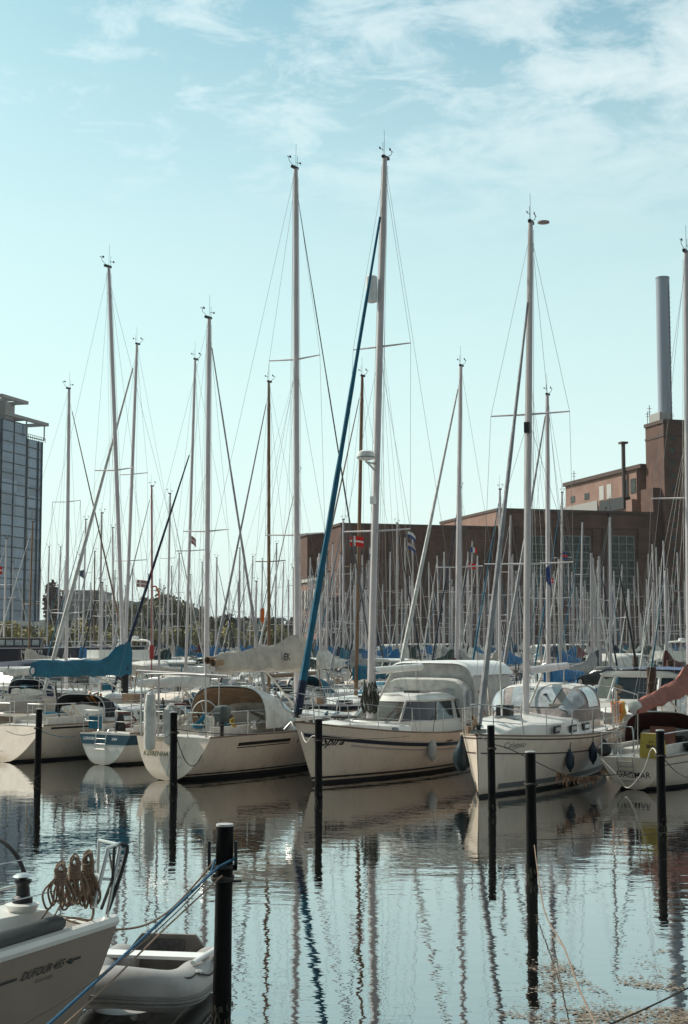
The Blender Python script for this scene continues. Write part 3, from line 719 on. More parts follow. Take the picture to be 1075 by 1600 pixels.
        g = MB(); g.loft(secs); o = g.build('sprayhood', m, s.r)
        if inner:
            g = MB(); g.loft([[V((p.x - .01, p.y * .97, zb + (p.z - zb) * .965)) for p in r] for r in secs[2:]]); g.build('sprayhood_lining', inner, o)
        if win:
            for ja, jb in ((2, 5), (6, 10), (11, 14)):
                g = MB(); rows = []
                for i in range(1, 5 if ja != 6 else 5):
                    rows.append([V((secs[i][j].x + .012, secs[i][j].y * 1.012, secs[i][j].z + .012)) for j in range(ja, jb + 1)])
                g.loft(rows); g.build('hood_window', CLEARW, o)
        g = MB(); g.tube([V((p.x, p.y, p.z + .005)) for p in secs[-1]], .016, 5); g.build('hood_hoop', STEEL, o)
        return o
    # ---- pulpit, pushpit, stanchions, lifelines
    def guard_rails(s, m=None, h=.6, rad=.0135):
        m = m or STEEL; r = rad if s.lod == 0 else .018; zs = s.zs
        def pt(t, hh, ins=.06): p = s.S(t, zs(t)); return V((p.x, max(.02, p.y - ins), p.z + hh))
        def mir(p): return V((p.x, -p.y, p.z))
        g = MB(); a = [pt(.86, 0), pt(.87, h * .9), pt(.93, h + .03), V((s.L / 2 - .02, .12, zs(1) + h + .06))]
        full = a[1:]; ring = full + [mir(p) for p in full[::-1]]
        g.tube(spline(ring, 3), r, 5); g.tube([a[0], a[1]], r, 5); g.tube([mir(a[0]), mir(a[1])], r, 5)
        for q in (pt(.95, 0),): 
            tq = V((q.x + .1, q.y + .02, q.z + h + .02)); g.tube([q, tq], r, 5); g.tube([mir(q), mir(tq)], r, 5)
        mid = [pt(.87, h * .45), pt(.93, h * .5), V((s.L / 2 - .1, .1, zs(1) + h * .52))]
        g.tube(mid, r * .8, 5); g.tube([mir(p) for p in mid], r * .8, 5); g.build('pulpit', m, s.r)
        g = MB()
        for sgn in (1, -1):
            A = [pt(.14, h), pt(.06, h), pt(.012, h)]; A = [V((p.x, p.y * sgn, p.z)) for p in A]; A.append(V((A[-1].x - .02, A[-1].y * .35, A[-1].z)))
            g.tube(spline(A, 3), r, 5); B_ = [V((p.x, p.y, p.z - h * .48)) for p in A]; g.tube(spline(B_, 3), r * .8, 5)
            for p in (A[0], A[2], A[3]): g.tube([p, V((p.x, p.y, p.z - h))], r, 5)
        g.build('pushpit', m, s.r)
        ts = [.24, .38, .52, .66, .78]; lines = MB()
        for sgn in (1, -1):
            for t in ts:
                p = pt(t, 0); p = V((p.x, p.y * sgn, p.z))
                if s.lod == 0: MB().tube([p, p + V((0, 0, h))], .012, 6).build('stanchion', m, s.r)
                else: lines.tube([p, p + V((0, 0, h))], .014, 4)
            for hh in (h, h * .5):
                pts = [pt(t, hh) for t in [.14] + ts + [.87]]; lines.tube([V((p.x, p.y * sgn, p.z)) for p in pts], .0045 if s.lod == 0 else .007, 4)
        lines.build('lifeline', m, s.r, smooth=False)
    def gear(s, seed):
        rn = random.Random(seed); MM = [TEAK, GREYC, BLACK, WHITEC, CREAMC, BLUEC, MAROON, ORANGE, NAVYC, TANC]
        for k in range(14 if s.r.location.y < 95 else 7):
            g = MB(); m = rn.choice(MM[:6] if rn.random() < .8 else MM)
            for _ in (0,):
                t = rn.uniform(.04, .9); y = rn.uniform(-.75, .75) * s.b(t); x = s.S(t, 1).x; z = s.zs(t) + (.15 if abs(y) < s.b(t) * .55 and s.cab[0] < t < s.cab[1] else .0) + (s.cab[2] * .6 if abs(y) < s.b(t) * .5 and s.cab[0] < t < s.cab[1] else 0)
                w = rn.random()
                if w < .4: g.box((x, y, z + .12), (rn.uniform(.15, .6), rn.uniform(.15, .4), rn.uniform(.12, .32)), rz=rn.uniform(0, 3))
                elif w < .7: g.tube(spline([V((x + rn.uniform(-.5, .5), y, z + rn.uniform(.05, .5))) for _ in range(5)], 3), rn.uniform(.02, .05), 5)
                else: g.tube([V((x, y, z)), V((x + rn.uniform(-.4, .4), y + rn.uniform(-.2, .2), z + rn.uniform(.5, 1.3)))], .025, 5)
            g.build('deck_gear', m, s.r)
    def hatch(s, x, m=None, sz=.5, y=0):
        g = MB().box((x, y, s.cabtop(x) + .01), (sz, sz, .07)); g.build('deck_hatch', m or GLASS, s.r, smooth=False)
    def winch(s, x, y, z, k=1.0, m=None):
        MB().lathe([(.085 * k, 0), (.085 * k, .05 * k), (.055 * k, .07 * k), (.05 * k, .15 * k), (.075 * k, .18 * k), (.07 * k, .2 * k), (.03 * k, .2 * k), (.03 * k, .23 * k)], (x, y, z), 14).build('winch', m or STEEL, s.r)
    def wheel(s, x, z, rad=.42, m=None):
        g = MB(); pts = [V((x, rad * math.cos(a), z + rad * math.sin(a))) for a in [2 * math.pi * i / 24 for i in range(24)]]
        g.tube(pts, .016, 6, closed=True)
        for i in range(5):
            a = i * 2 * math.pi / 5; g.tube([V((x, 0, z)), V((x, rad * math.cos(a), z + rad * math.sin(a)))], .009, 5)
        g.build('steering_wheel', m or STEEL, s.r); MB().box((x + .12, 0, z - .35), (.2, .28, .75)).build('pedestal', GEL, s.r, smooth=False)
    def ladder(s, y, z0, z1, w=.34, m=None):
        g = MB(); off = lambda z: s.S(0, max(z, s.zks + .05)).x - .06
        for sg in (-1, 1): g.tube([V((off(z0), y + sg * w / 2, z0)), V((off(z1), y + sg * w / 2, z1)), V((off(z1) + .1, y + sg * w / 2, z1 + .1))], .013, 5)
        n = 3
        for i in range(n): z = z0 + (z1 - z0) * (i + .02) / n; g.tube([V((off(z), y - w / 2, z)), V((off(z), y + w / 2, z))], .013, 5)
        g.build('boarding_ladder', m or STEEL, s.r)
def ang(d): return math.atan2(d[1], d[0])
AW, TO = ang((.515, .857)), ang((-.515, -.857))
def boat_at_stern(p, hd, L): d = V((math.cos(hd), math.sin(hd), 0)); return V(p) + d * (L / 2)
def boat_at_bow(p, hd, L): d = V((math.cos(hd), math.sin(hd), 0)); return V(p) - d * (L / 2)
# ================================================================== FRONT ROW
FR = 'sailing yachts moored in the front row'
def proj(s, x, y): # not used for placing: world place of a local point
    return s.r.matrix_world @ V((x, y, 0))
def top(px, py, bx, by, s_mast): return None
def mtop(b, xm, px, py, tilt_y=0.0):
    """mast head seen at (px, py), above the mast step at the same distance from the eye"""
    w = b.loc + Matrix.Rotation(b.rz, 3, 'Z') @ V((xm, 0, 0)); return P(px, py, w.y + tilt_y)

# ---- A: yacht with the turquoise sail cover, far left
L = 10.2; p = V((-9.55, 40.2, 0)); 
A = Boat('sailing_yacht', 'white sloop at the far left with a turquoise blue sail cover on its boom', 'sailing yacht', boat_at_stern(p, AW, L), AW, FR, L=L, B=2.9, lod=0,
         fs=1.0, fm=1.0, fb=1.25, tw=.70, rs=-.55, zks=.0, em=.30, hull=GELC, cab=(.32, .72, .45), mr=.075, cover=BLUEC, ch=.36, ctap=.18, cdrop=.17, collar=.62, spr=((.517, .8),), gr=.045, wire=.0045)
A.transm = GEL; A.cabin(wins=3); xm = -L / 2 + 5.25; A.mastx = xm; A.top = mtop(A, xm, 170, 418); A.mzb = 1.75; A.spar(); A.boomz = 2.45; A.boom = 3.95; A.makeboom()
MB().tube([A.mb + V((0, 0, 0)), A.mb + V((0, 0, .8))], .12, 10).build('mast_boot', BLACKC, A.r)
A.guard_rails(); A.sprayhood(BLACKC, ln=1.0, h=.55); A.hatch(1.6); A.winch(-2.6, .9, 1.05); A.winch(-2.6, -.9, 1.05)
A.side_text('MAXINE', -L / 2 + 2.7, .80, .21, -1, GREENT, shear=.35, bold=.012)
A.ribbon(.04, .62, lambda t: A.zs(t) - .10, lambda t: A.zs(t) - .045, BLACK, 'sheer_stripe')
g = MB(); g.tube(spline([(-L / 2 - .02, .55, .55), (-L / 2 - .28, .5, .35), (-L / 2 - .3, .1, .34), (-L / 2 - .3, -.3, .34)], 4), .014, 5); g.build('rudder_fitting', STEEL, A.r)

# ---- B: small yacht, blue band on its transom
L = 8.2; p = V((-6.62, 39.3, 0))
B = Boat('sailing_yacht', 'small white yacht with a round stern and teal blue band left of the cream yacht', 'sailing yacht', boat_at_stern(p, AW, L), AW, FR,
         L=L, B=2.55, lod=0, fs=.86, fm=.84, fb=1.05, tw=.70, rs=-.12, zks=.0, em=.28, hull=GEL, cab=(.34, .74, .42), mr=.085, cover=None, spr=((.455, .85),), genoa=SAILG, gr=.05, wire=.0045)
B.cabin(wins=2); xm = -L / 2 + 4.75; B.mastx = xm; B.top = mtop(B, xm, 327, 498); B.spar(); B.boomz = 2.1; B.boom = 3.1; B.cover = SAILW; B.ch = .3; B.makeboom()
B.guard_rails(); B.sprayhood(mat('pale_blue_canvas', (.30, .38, .44), .7), ln=.9, h=.45)
zt_ = B.zs(0); g = MB(); zz0, zz1 = zt_ - .31, zt_ - .045
pts = [B.S(0, zz0 + (zz1 - zz0) * i / 5) for i in range(6)]
g.quad(*([V((q.x - .012, q.y + .004, q.z)) for q in pts] + [V((q.x - .012, -q.y - .004, q.z)) for q in pts[::-1]])); g.build('transom_band', TEALB, B.transom, smooth=False)
B.ribbon(0, .97, lambda t: B.zs(t) - .31, lambda t: B.zs(t) - .045, TEALB, 'sheer_band')
B.stern_text('LONGBOY', .48, zt_ - .16, .105, WHITEP, bold=.004, name='name_lettering').location.x -= .008; B.stern_text('KBH', -.36, zt_ - .16, .095, WHITEP, shear=.3, bold=.003).location.x -= .008
B.ladder(.08, .42, zt_ - .02, .36)
g = MB(); g.tube([(-L / 2 + .3, -.25, .8), (-L / 2 + .3, -.25, 1.55)], .02, 6); g.build('ensign_staff', STEEL, B.r)
g = MB()
for i in range(7):
    a = i / 6; g.tube([(-L / 2 + .25, -.50 + .02 * i, 1.35 - .02 * (i % 2)), (-L / 2 + .22, -.62 + a * .34, .92)], .03, 5)
g.build('folded_sail_bag', BLACKC, B.r)
MB().box((-L / 2 + .35, .55, 1.12), (.16, .34, .34)).build('blue_bucket', BLUEC, B.r, smooth=False)

# ---- C: cream yacht, big cream sail cover
L = 10.6; p = V((-4.32, 35.0, 0))
C = Boat('sailing_yacht', 'cream hulled yacht with wide white stern, swimming ladder and thick cream sail cover', 'sailing yacht', boat_at_stern(p, AW, L), AW, FR,
         L=L, B=3.15, lod=0, fs=1.03, fm=1.05, fb=1.32, tw=.72, rs=-.25, zks=.0, em=.30, hull=GELC, cab=(.36, .74, .42), mr=.092, cover=CREAMC, ch=.84, ctap=.60, collar=0.12, spr=((.316, 1.0), (.64, .86)), genoa=mat('dark_grey_sail', (.10, .10, .11), .8), gr=.03, wire=.0048, boot=None)
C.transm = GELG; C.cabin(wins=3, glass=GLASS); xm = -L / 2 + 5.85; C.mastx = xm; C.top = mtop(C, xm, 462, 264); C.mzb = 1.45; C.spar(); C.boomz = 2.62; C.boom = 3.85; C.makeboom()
for nm, (x, z) in (('cover_collar', (0, 0)),):
    g = MB(); q = C.boom_g; g.tube([q + V((.1, 0, -.12)), q + V((.12, 0, .35)), q + V((.1, 0, .66))], [.2, .22, .17], 12); g.build('cover_collar', CREAMC, C.r)
g = MB(); q = C.boom_e
for dy, dz in ((-.09, .14), (.09, .2)): g.tube([q + V((.25, dy, dz)), q + V((-.12, dy, dz))], .095, 10, cap=False); 
g.build('rolled_sail_end', TANC, C.r)
vs_, fs_ = text_mesh('EK', .26, 0, .012); g = MB(); q = C.boom_g.lerp(C.boom_e, .22)
g.add([(q.x + v.x, q.y - .30, q.z + .30 + v.y) for v in vs_], fs_); g.build('sailmaker_mark', BLACK, C.cov, smooth=False)
C.guard_rails(); C.sprayhood(WHITEC, x0=-L / 2 + 2.55, ln=1.75, h=.95, w=1.2, inner=TANC, base=1.15)
g = MB(); secs = []
for i in range(7):
    a = i / 6; secs.append([V((-L / 2 + 4.15 - a * .1, -1.24, 1.35 + (1 - a) * .0)), V((-L / 2 + 4.6 - a * 1.25, -1.27, 1.08 + .75 * a ** .6))])
g.loft(secs); g.build('side_curtain', WHITEC, C.r)
C.ladder(-.22, .12, .78, .36); C.wheel(-L / 2 + 1.55, 1.45, .42); C.winch(-L / 2 + 2.2, 1.05, 1.15); C.winch(-L / 2 + 2.2, -1.05, 1.15); C.winch(-L / 2 + 2.9, -1.05, 1.15)
C.ribbon(.11, .305, lambda t: C.zs(t) - .245, lambda t: C.zs(t) - .165, BLACK, 'side_stripe', (-1, 1)); C.ribbon(.11, .305, lambda t: C.zs(t) - .30, lambda t: C.zs(t) - .275, BLACK, 'side_stripe', (-1, 1))
C.ribbon(.50, .62, lambda t: C.zs(t) - .235, lambda t: C.zs(t) - .165, BLACK, 'side_stripe', (-1, 1)); C.ribbon(0, 1, lambda t: .13, lambda t: .165, BLACK, 'boot_stripe')
C.ribbon(0, 1, lambda t: .07, lambda t: .10, BLACK, 'boot_stripe')
C.side_text('Firkløver', -L / 2 + 4.05, .83, .27, -1, BLACK, shear=.35, bold=.002)
C.stern_text('KØBENHAVN', .32, .62, .165, GOLDT, bold=.002)
g = MB(); x0 = -L / 2 + .25
g.tube(spline([(x0, 1.0, 1.05), (x0 - .02, .98, 2.45), (x0, .9, 2.55), (x0, 0, 2.57), (x0, -.9, 2.55), (x0 - .02, -.98, 2.45), (x0, -1.0, 1.05)], 3), .022, 6)
g.build('stern_arch', STEEL, C.r)
g = MB(); g.tube([(x0 + .1, 1.25, 2.62), (x0 + .1, -1.55, 2.52)], .04, 6); g.build('traveller_bar', ALUD, C.r)
g = MB(); g.tube([(x0 + .2, .62, 1.0), (x0 + .2, .62, 3.9)], .028, 7); g.build('aerial_pole', ALUD, C.r)
g = MB(); c_ = V((x0 - .25, .52, .86)); g.lathe([(.03, -.42), (.13, -.36), (.15, -.2), (.15, .6), (.11, .95), (.04, 1.02)], c_ + V((0, 0, .25)), 12); g.build('white_rescue_bag', WHITEC, C.r)
g = MB(); g.lathe([(.04, -.5), (.10, -.45), (.12, 0), (.12, .35), (.03, .45)], (x0 - .05, .10, 1.35), 10); g.build('cream_rescue_bag', WHITEC, C.r)
# outboard on the pushpit
g = MB(); c_ = V((x0 + .55, -1.08, 1.62)); g.loft([[c_ + V((a * w, b_ * w * .8, z)) for a, b_ in ((-1, -.6), (-.6, -1), (.6, -1), (1, -.6), (1, .6), (.6, 1), (-.6, 1), (-1, .6))] for z, w in ((-.22, .15), (-.12, .2), (.08, .21), (.16, .17), (.19, .08))], closed=True, cap=True)
ob = g.build('outboard_motor', GREYP, C.r); g = MB(); g.tube([c_ + V((0, 0, -.2)), c_ + V((-.02, 0, -.6))], .05, 6); g.box(c_ + V((0, 0, -.6)), (.22, .06, .08)); g.build('outboard_leg', BLACK, ob)
g = MB()
for i in range(9):
    a = i * .7; g.tube([V((x0 + .9 + .05 * math.cos(a), -1.12 + .05 * math.sin(a), 1.5 - i * .03)), V((x0 + .98, -1.14 + .06 * math.sin(a * 2), 1.28))], .022, 5)
g.build('life_vest', YELC, C.r)

# ---- D: pilothouse yacht, bow towards the left
L = 9.6; p = P(459, 1128, 33.4); p.z = 0
D = Boat('sailing_yacht', 'cream pilothouse yacht with raked dark windows, white canvas tent and a furled dark blue genoa', 'sailing yacht', boat_at_bow(p, TO, L), TO, FR,
         L=L, B=3.25, lod=0, fs=1.05, fm=1.02, fb=1.50, tw=.62, rb=.85, rs=.1, zks=.05, em=.40, hull=GELC, cab=(.60, .88, .22), mr=.095, genoa=BLUEC, gr=.085, fstay=.93, spr=((.326, .98), (.655, .86)), wire=.0048)
D.railm = GELC
D.cabin(wins=1, winrange=(.25, .4), wh=(.3, .7), slope=.3)
xm = L / 2 - 3.55; D.mastx = xm; D.top = mtop(D, xm, 601, 247); D.mzb = 1.42; D.spar(); D.boomz = 2.62; D.boom = 2.6; D.makeboom(mat_=GEL)
bp_, hd_ = V((L / 2 - .12, 0, D.zs(1) + .05)), D.mb + (D.mt - D.mb) * D.fstay
MB().tube([bp_.lerp(hd_, .010 + .007 * i) for i in range(9)], [.098 + .006 * (i % 2) for i in range(9)], 9).build('genoa_lower_wrap', NAVYC, D.r)
# pilothouse
def rr(x, w, z): return V((x, w, z))
xb0, xf0 = L / 2 - 7.2, L / 2 - 3.75
zdk = D.zs(.5) - .02
def phring(q, hk):   # outline of the house at height fraction hk, q runs round the front from port aft to starboard aft
    return None
lower = [(xb0, 1.16), (xf0 - 1.2, 1.18), (xf0 - .45, 1.06), (xf0 - .02, .72), (xf0 + .12, 0)]
def ringz(z, shrink, back): 
    pts = []
    for x, y in lower: pts.append(V((x - back * max(0, (x - xb0) / (xf0 - xb0)) ** 1.4, y - shrink if y > .1 else 0, z)))
    return pts + [V((q.x, -q.y, q.z)) for q in pts[-2::-1]]
z1, z2, z3, z4 = zdk, zdk + .30, zdk + .80, zdk + .93
R1, R2, R3, R4 = ringz(z1, 0, 0), ringz(z2, .03, .10), ringz(z3, .22, .78), ringz(z4, .30, .88)
g = MB(); g.loft([R1, R2]); 
R3b = [q + V((0, 0, .0)) for q in R3]
g.loft([R3, [V((q.x, q.y * 1.04, q.z + .03)) for q in R3], R4]); g.quad(*R4)
g.loft([[V((q.x, q.y * .6, q.z + .05)) for q in R4], R4]); g.quad(*[V((q.x, q.y * .6, q.z + .05)) for q in R4])
g.quad(R1[0], R1[-1], R2[-1], R3[-1], R3[0], R2[0]); ph = g.build('pilothouse', GEL, D.r)
n_ = len(R2)
def pane(a, b_, fa=0.0, fb=1.0, m=GLASS):
    P1, P2, Q1, Q2 = R2[a], R2[b_], R3[a], R3[b_]
    A1, A2, B1, B2 = P1.lerp(P2, fa), P1.lerp(P2, fb), Q1.lerp(Q2, fa), Q1.lerp(Q2, fb)
    return [A1, A2, B2, B1]
segs = [(0, 1, 0, .48), (0, 1, .53, 1), (1, 3, 0, 1), (3, 5, 0, 1), (5, 7, 0, 1), (7, 8, 0, .47), (7, 8, .52, 1)]
for a, b_, fa, fb in segs:
    g = MB(); ids = list(range(a, b_ + 1))
    if len(ids) == 2: lo = [R2[a].lerp(R2[b_], fa), R2[a].lerp(R2[b_], fb)]; hi = [R3[a].lerp(R3[b_], fa), R3[a].lerp(R3[b_], fb)]
    else: lo = [R2[i] for i in ids]; hi = [R3[i] for i in ids]
    g.loft([lo, hi]); g.build('window', GLASS if (a, b_) != (3, 5) else mat('tinted_windscreen', (.05, .038, .032), .12, spec=.8), ph)
    g = MB()
    for i in (0, -1): g.tube([lo[i], hi[i]], .035, 4)
    g.tube(hi, .03, 4); g.tube(lo, .02, 4); g.build('window_frame', GEL, ph)
g = MB()
for q in (1, 4, 7): g.tube([R2[q].lerp(R2[(q + 1) % n_], .3) + V((.03, 0, .02)), R2[q].lerp(R3[q], .75) + V((.05, .2 if q < 4 else -.2, 0))], .008, 4)
g.build('windscreen_wiper', BLACK, ph)
g = MB()
for sg in (1, -1): g.tube([V((xb0 + .1, sg * .75, z4 + .12)), V((xf0 - 1.2, sg * .7, z4 + .11))], .022, 5)
g.build('roof_rail', ALUD, ph); MB().box((xb0 + 1.3, .1, z4 + .08), (.55, .5, .06)).build('roof_hatch', GLASS, ph, smooth=False)
# canvas tent over the aft cockpit: low front arch, tall rear part
def tent(x0, x1, w, zb, zt, m, name, par, crown=.10, taper=.06):
    secs = []
    for x in (x1, x1 - .12, (x0 + x1) / 2, x0 + .1, x0):
        e = .0 if x in (x1, x0) else 1; zz_ = zt - (0.05 if not e else 0); r = []
        for j in range(21):
            a = math.pi * j / 20; c_, s_ = math.cos(a), math.sin(a)
            r.append(V((x, (w - taper * (s_ ** .5)) * (abs(c_) ** .32) * (1 if c_ >= 0 else -1), zb + (zz_ - zb) * (s_ ** .32 if s_ > 0 else 0) + crown * max(0, s_ - .75))))
        secs.append(r)
    g = MB(); g.loft(secs); g.quad(*secs[0]); g.quad(*secs[-1]); return g.build(name, m, par), secs
TENTM = cloth('tent_canvas', (.50, .48, .47))
tn, sc = tent(-L / 2 + 2.15, xb0 + .75, 1.30, 1.25, 2.35, WHITEC, 'tent_front', D.r)
for sg, ja, jb in ((1, 2, 5), (1, 6, 9), (1, 11, 14), (1, 15, 18)):
    g = MB(); xx = xb0 + .77
    a = [V((xx, sc[0][j].y * .88, 1.62)) for j in (ja, jb)]; zt1 = min(sc[0][ja].z, sc[0][jb].z) - .14
    g.quad(a[0], a[1], V((xx, a[1].y, zt1)), V((xx, a[0].y, zt1))); g.build('tent_window', CLEARW, tn, smooth=False)
for xa, xb_ in ((-L / 2 + 2.35, -L / 2 + 3.2), (-L / 2 + 3.3, xb0 + .55)):
    for sg in (1, -1):
        g = MB(); y = sg * 1.298; g.quad(V((xa, y, 1.55)), V((xb_, y, 1.55)), V((xb_ - .05, y * .985, 2.05)), V((xa + .05, y * .985, 2.05))); g.build('tent_window', CLEARW, tn, smooth=False)
tn2, sc2 = tent(-L / 2 + .3, xb0 + .35, 1.38, 1.15, 2.78, TENTM, 'tent_rear', D.r, crown=.05)
MB().loft([[V((q.x + (.12 if i < 2 else -.12 if i > 2 else 0), q.y * 1.03, q.z + .03)) for q in r[3:18]] for i, r in enumerate(sc2)]).build('tent_roof', WHITEP, D.r)
D.guard_rails(); 
D.ribbon(.0, .985, lambda t: D.zs(t) - .335, lambda t: D.zs(t) - .245, NAVY, 'sheer_stripe'); D.ribbon(.03, .86, lambda t: D.zs(t) - .44, lambda t: D.zs(t) - .40, ALUD, 'rub_rail', off=.025)
D.ribbon(.0, .99, lambda t: D.zs(t) - .232, lambda t: D.zs(t) - .215, mat('pale_stripe', (.5, .5, .5), .4), 'sheer_stripe'); D.ribbon(0, 1, lambda t: .12, lambda t: .17, BLACK, 'boot_stripe'); 
D.side_text('Spira', L / 2 - 1.02, 1.0, .27, 1, BLACK, shear=.35, bold=.006)
D.side_text('▪ ▪▪▪ ▪', -.2, D.zs(.5) - .21, .10, 1, BLACK, bold=.01, name='maker_badge')
MB().box((L / 2 - .25, 0, 1.56), (.7, .26, .07)).build('bow_roller', STEEL, D.r, smooth=False)
g = MB(); g.tube(spline([(L / 2 + .1, 0, 1.5), (L / 2 - .25, .03, 1.66), (L / 2 - .75, .05, 1.62)], 3), .035, 6); g.tube([(L / 2 + .15, -.16, 1.32), (L / 2 + .1, 0, 1.5), (L / 2 + .15, .16, 1.32)], .035, 5); g.build('anchor', STEEL, D.r)
MB().box((L / 2 - 2.2, .1, 1.52), (.55, .55, .05)).build('fore_hatch', GLASS, D.r, smooth=False)
g = MB(); q = D.mb; 
rn = random.Random(3)
for k in range(22):
    a = k * 1.1; h0 = rn.uniform(.5, .98); w_ = rn.uniform(.09, .15)
    g.tube(spline([q + V((.13 * math.cos(a), .14 * math.sin(a), h0)), q + V(((.13 + w_ * .4) * math.cos(a + .3), (.14 + w_) * math.sin(a + .4), h0 * .6)), q + V((.15 * math.cos(a + .6), .16 * math.sin(a + .6), h0 * .2)), q + V((.14 * math.cos(a), .12 * math.sin(a - .4), h0 * .55)), q + V((.13 * math.cos(a), .14 * math.sin(a), h0))], 3), .016, 5)
g.build('coiled_halyards', mat('dark_olive_rope', (.05, .055, .04), .9), D.r)
d_ = (D.mt - D.mb); q = D.mb + d_ * .765
g = MB(); g.lathe([(.07, 0), (.15, .03), (.15, .68), (.1, .72)], q + V((.16, -.20, -.45)), 14); g.build('radar_reflector', WHITEP, D.r)
q = D.mb + d_ * .447
g = MB(); g.lathe([(.10, -.07), (.225, -.03), (.235, .0), (.205, .14), (.12, .18), (0.02, .19)], q + V((.42, -.08, .1)), 18); rd = g.build('radome', WHITEP, D.r)
g = MB(); g.lathe([(.240, -.012), (.240, .016)], q + V((.42, -.08, .1)), 18); g.build('radome_band', GREYC, rd)
g = MB(); g.tube([q + V((0, 0, -.25)), q + V((.3, -.05, -.06)), q + V((.42, -.08, 0))], .03, 6); g.box(q + V((.2, -.04, -.02)), (.3, .08, .04)); g.build('radome_bracket', STEEL, rd)
q = D.mb + d_ * .38; MB().box(q + V((.13, 0, 0)), (.12, .12, .2)).build('steaming_light', WHITEP, D.r, smooth=False)

# ---- E: yacht with clear sprayhood and two blue fenders, bow close
hd = ang((-.40, -.917)); L = 9.0; p = P(745, 1145, 31.1); p.z = 0
E = Boat('sailing_yacht', 'cream yacht with a rounded clear windowed sprayhood, bare boom and two blue fenders', 'sailing yacht', boat_at_bow(p, hd, L), hd, FR,
         L=L, B=3.15, lod=0, fs=1.12, fm=1.14, fb=1.34, tw=.80, rb=.10, rs=.1, zks=.1, em=.30, eb=.5, hull=GELC, cab=(.38, .90, .50), mr=.082, genoa=SAILG, gr=.075, spr=((.43, 1.12), (.575, 1.0)), fstay=.87, wire=.0048)
E.railm = GELC
E.spr = ((.30, 1.12), (.603, 1.0))
E.cabin(wins=0, slope=.45, wf=.74, crown=.10); xm = L / 2 - 3.75; E.mastx = xm; E.top = mtop(E, xm, 829, 348); E.mzb = 1.6; E.spar(); E.boomz = 2.66; E.boom = 3.7; E.makeboom()
for sg in (1, -1):
    for xa in (-.5, .75, 1.75):
        t_ = E.t_of(xa, 1.2); g = MB(); w_ = min(.74 * E.B / 2, E.b(t_) - .26); zc = E.zs(t_) + .13
        g.box((xa, sg * (w_ - .0), zc + .02), (.56, .03, .17)); f_ = g.build('window', BLACK, E.r, smooth=False); MB().box((xa, sg * (w_ + .015), zc + .02), (.40, .02, .09)).build('pane', CLEARW, f_, smooth=False)
E.guard_rails(); hx = -L / 2 + 3.3
def bubble(s, x0, x1, w, zb, zt, m, wm_):
    secs = []
    for i in range(11):
        q = i / 10; x = x1 + (x0 - x1) * q; k = math.sin(min(1, q / .55) * math.pi / 2) ** .8; r = []
        for j in range(25):
            a = math.pi * j / 24; c_, s_ = math.cos(a), math.sin(a)
            r.append(V((x - .0, (w * (.72 + .28 * min(1, q / .35))) * (abs(c_) ** .5) * (1 if c_ >= 0 else -1), zb + (.05 + (zt - zb - .05) * k) * (s_ ** .5 if s_ > 0 else 0))))
        secs.append(r)
    o = MB().loft(secs).build('sprayhood', m, s.r)
    for ja, jb, ia, ib in ((1, 7, 5, 9), (2, 8, 1, 4), (10, 14, 1, 4), (16, 22, 1, 4), (17, 23, 5, 9)):
        rows = [[V((secs[i][j].x + .012, secs[i][j].y * 1.012, secs[i][j].z + .012)) for j in range(ja, jb + 1)] for i in range(ia, ib + 1)]
        MB().loft(rows).build('hood_window', wm_, o)
    MB().loft([[V((secs[i][j].x + .006, secs[i][j].y, secs[i][j].z + .008)) for j in range(8, 17)] for i in range(4, 11)]).build('hood_top', WHITEC, o)
    MB().tube([q + V((0, 0, .004)) for q in secs[-1]], .02, 5).build('hood_hoop', STEEL, o)
bubble(E, hx - .6, hx + 1.75, 1.20, 1.42, 2.30, cloth('taupe_canvas', (.33, .29, .275)), CLEARW)
E.ribbon(.0, .995, lambda t: E.zs(t) - .395, lambda t: E.zs(t) - .365, mat('brown_stripe', (.09, .05, .04), .5), 'side_stripe'); E.ribbon(.0, 1, lambda t: E.zs(t) - .075, lambda t: E.zs(t) - .045, mat('brown_stripe', (0, 0, 0)), 'sheer_stripe')
E.ribbon(.0, .93, lambda t: .14, lambda t: .26, mat('grey_boot', (.16, .16, .16), .5), 'boot_stripe')
E.side_text('Calypso', L / 2 - .95, 1.085, .19, 1, mat('faded_lettering', (.22, .20, .18), .6), shear=.3, bold=0)
g = MB(); q = E.mt; g.lathe([(.02, -.04), (.15, -.01), (.15, .02), (.05, .05)], q + V((-.18, .28, .02)), 16); g.build('masthead_dome', REDP if 0 else mat('pink_grey_dome', (.40, .30, .30), .6), E.r)
MB().box(E.mb + (E.mt - E.mb) * .575 + V((.12, 0, 0)), (.13, .13, .26)).build('deck_light', BLACK, E.r, smooth=False)
g = MB(); x_ = -L / 2 + 1.7
for sg in (1, -1): MB().tube(spline([(x_, sg * 1.3, 1.15), (x_, sg * 1.3, 2.0), (x_ - .2, sg * 1.3, 2.15), (x_ - .4, sg * 1.3, 2.0), (x_ - .4, sg * 1.3, 1.15)], 4), .022, 6).build('gate_hoop', STEEL, E.r); MB().box((L / 2 - .12, 0, 1.42), (.5, .2, .08)).build('bow_roller', STEEL, E.r, smooth=False)
E.hatch(2.2, CLEARW); E.winch(-L / 2 + 2.3, 1.15, 1.35)
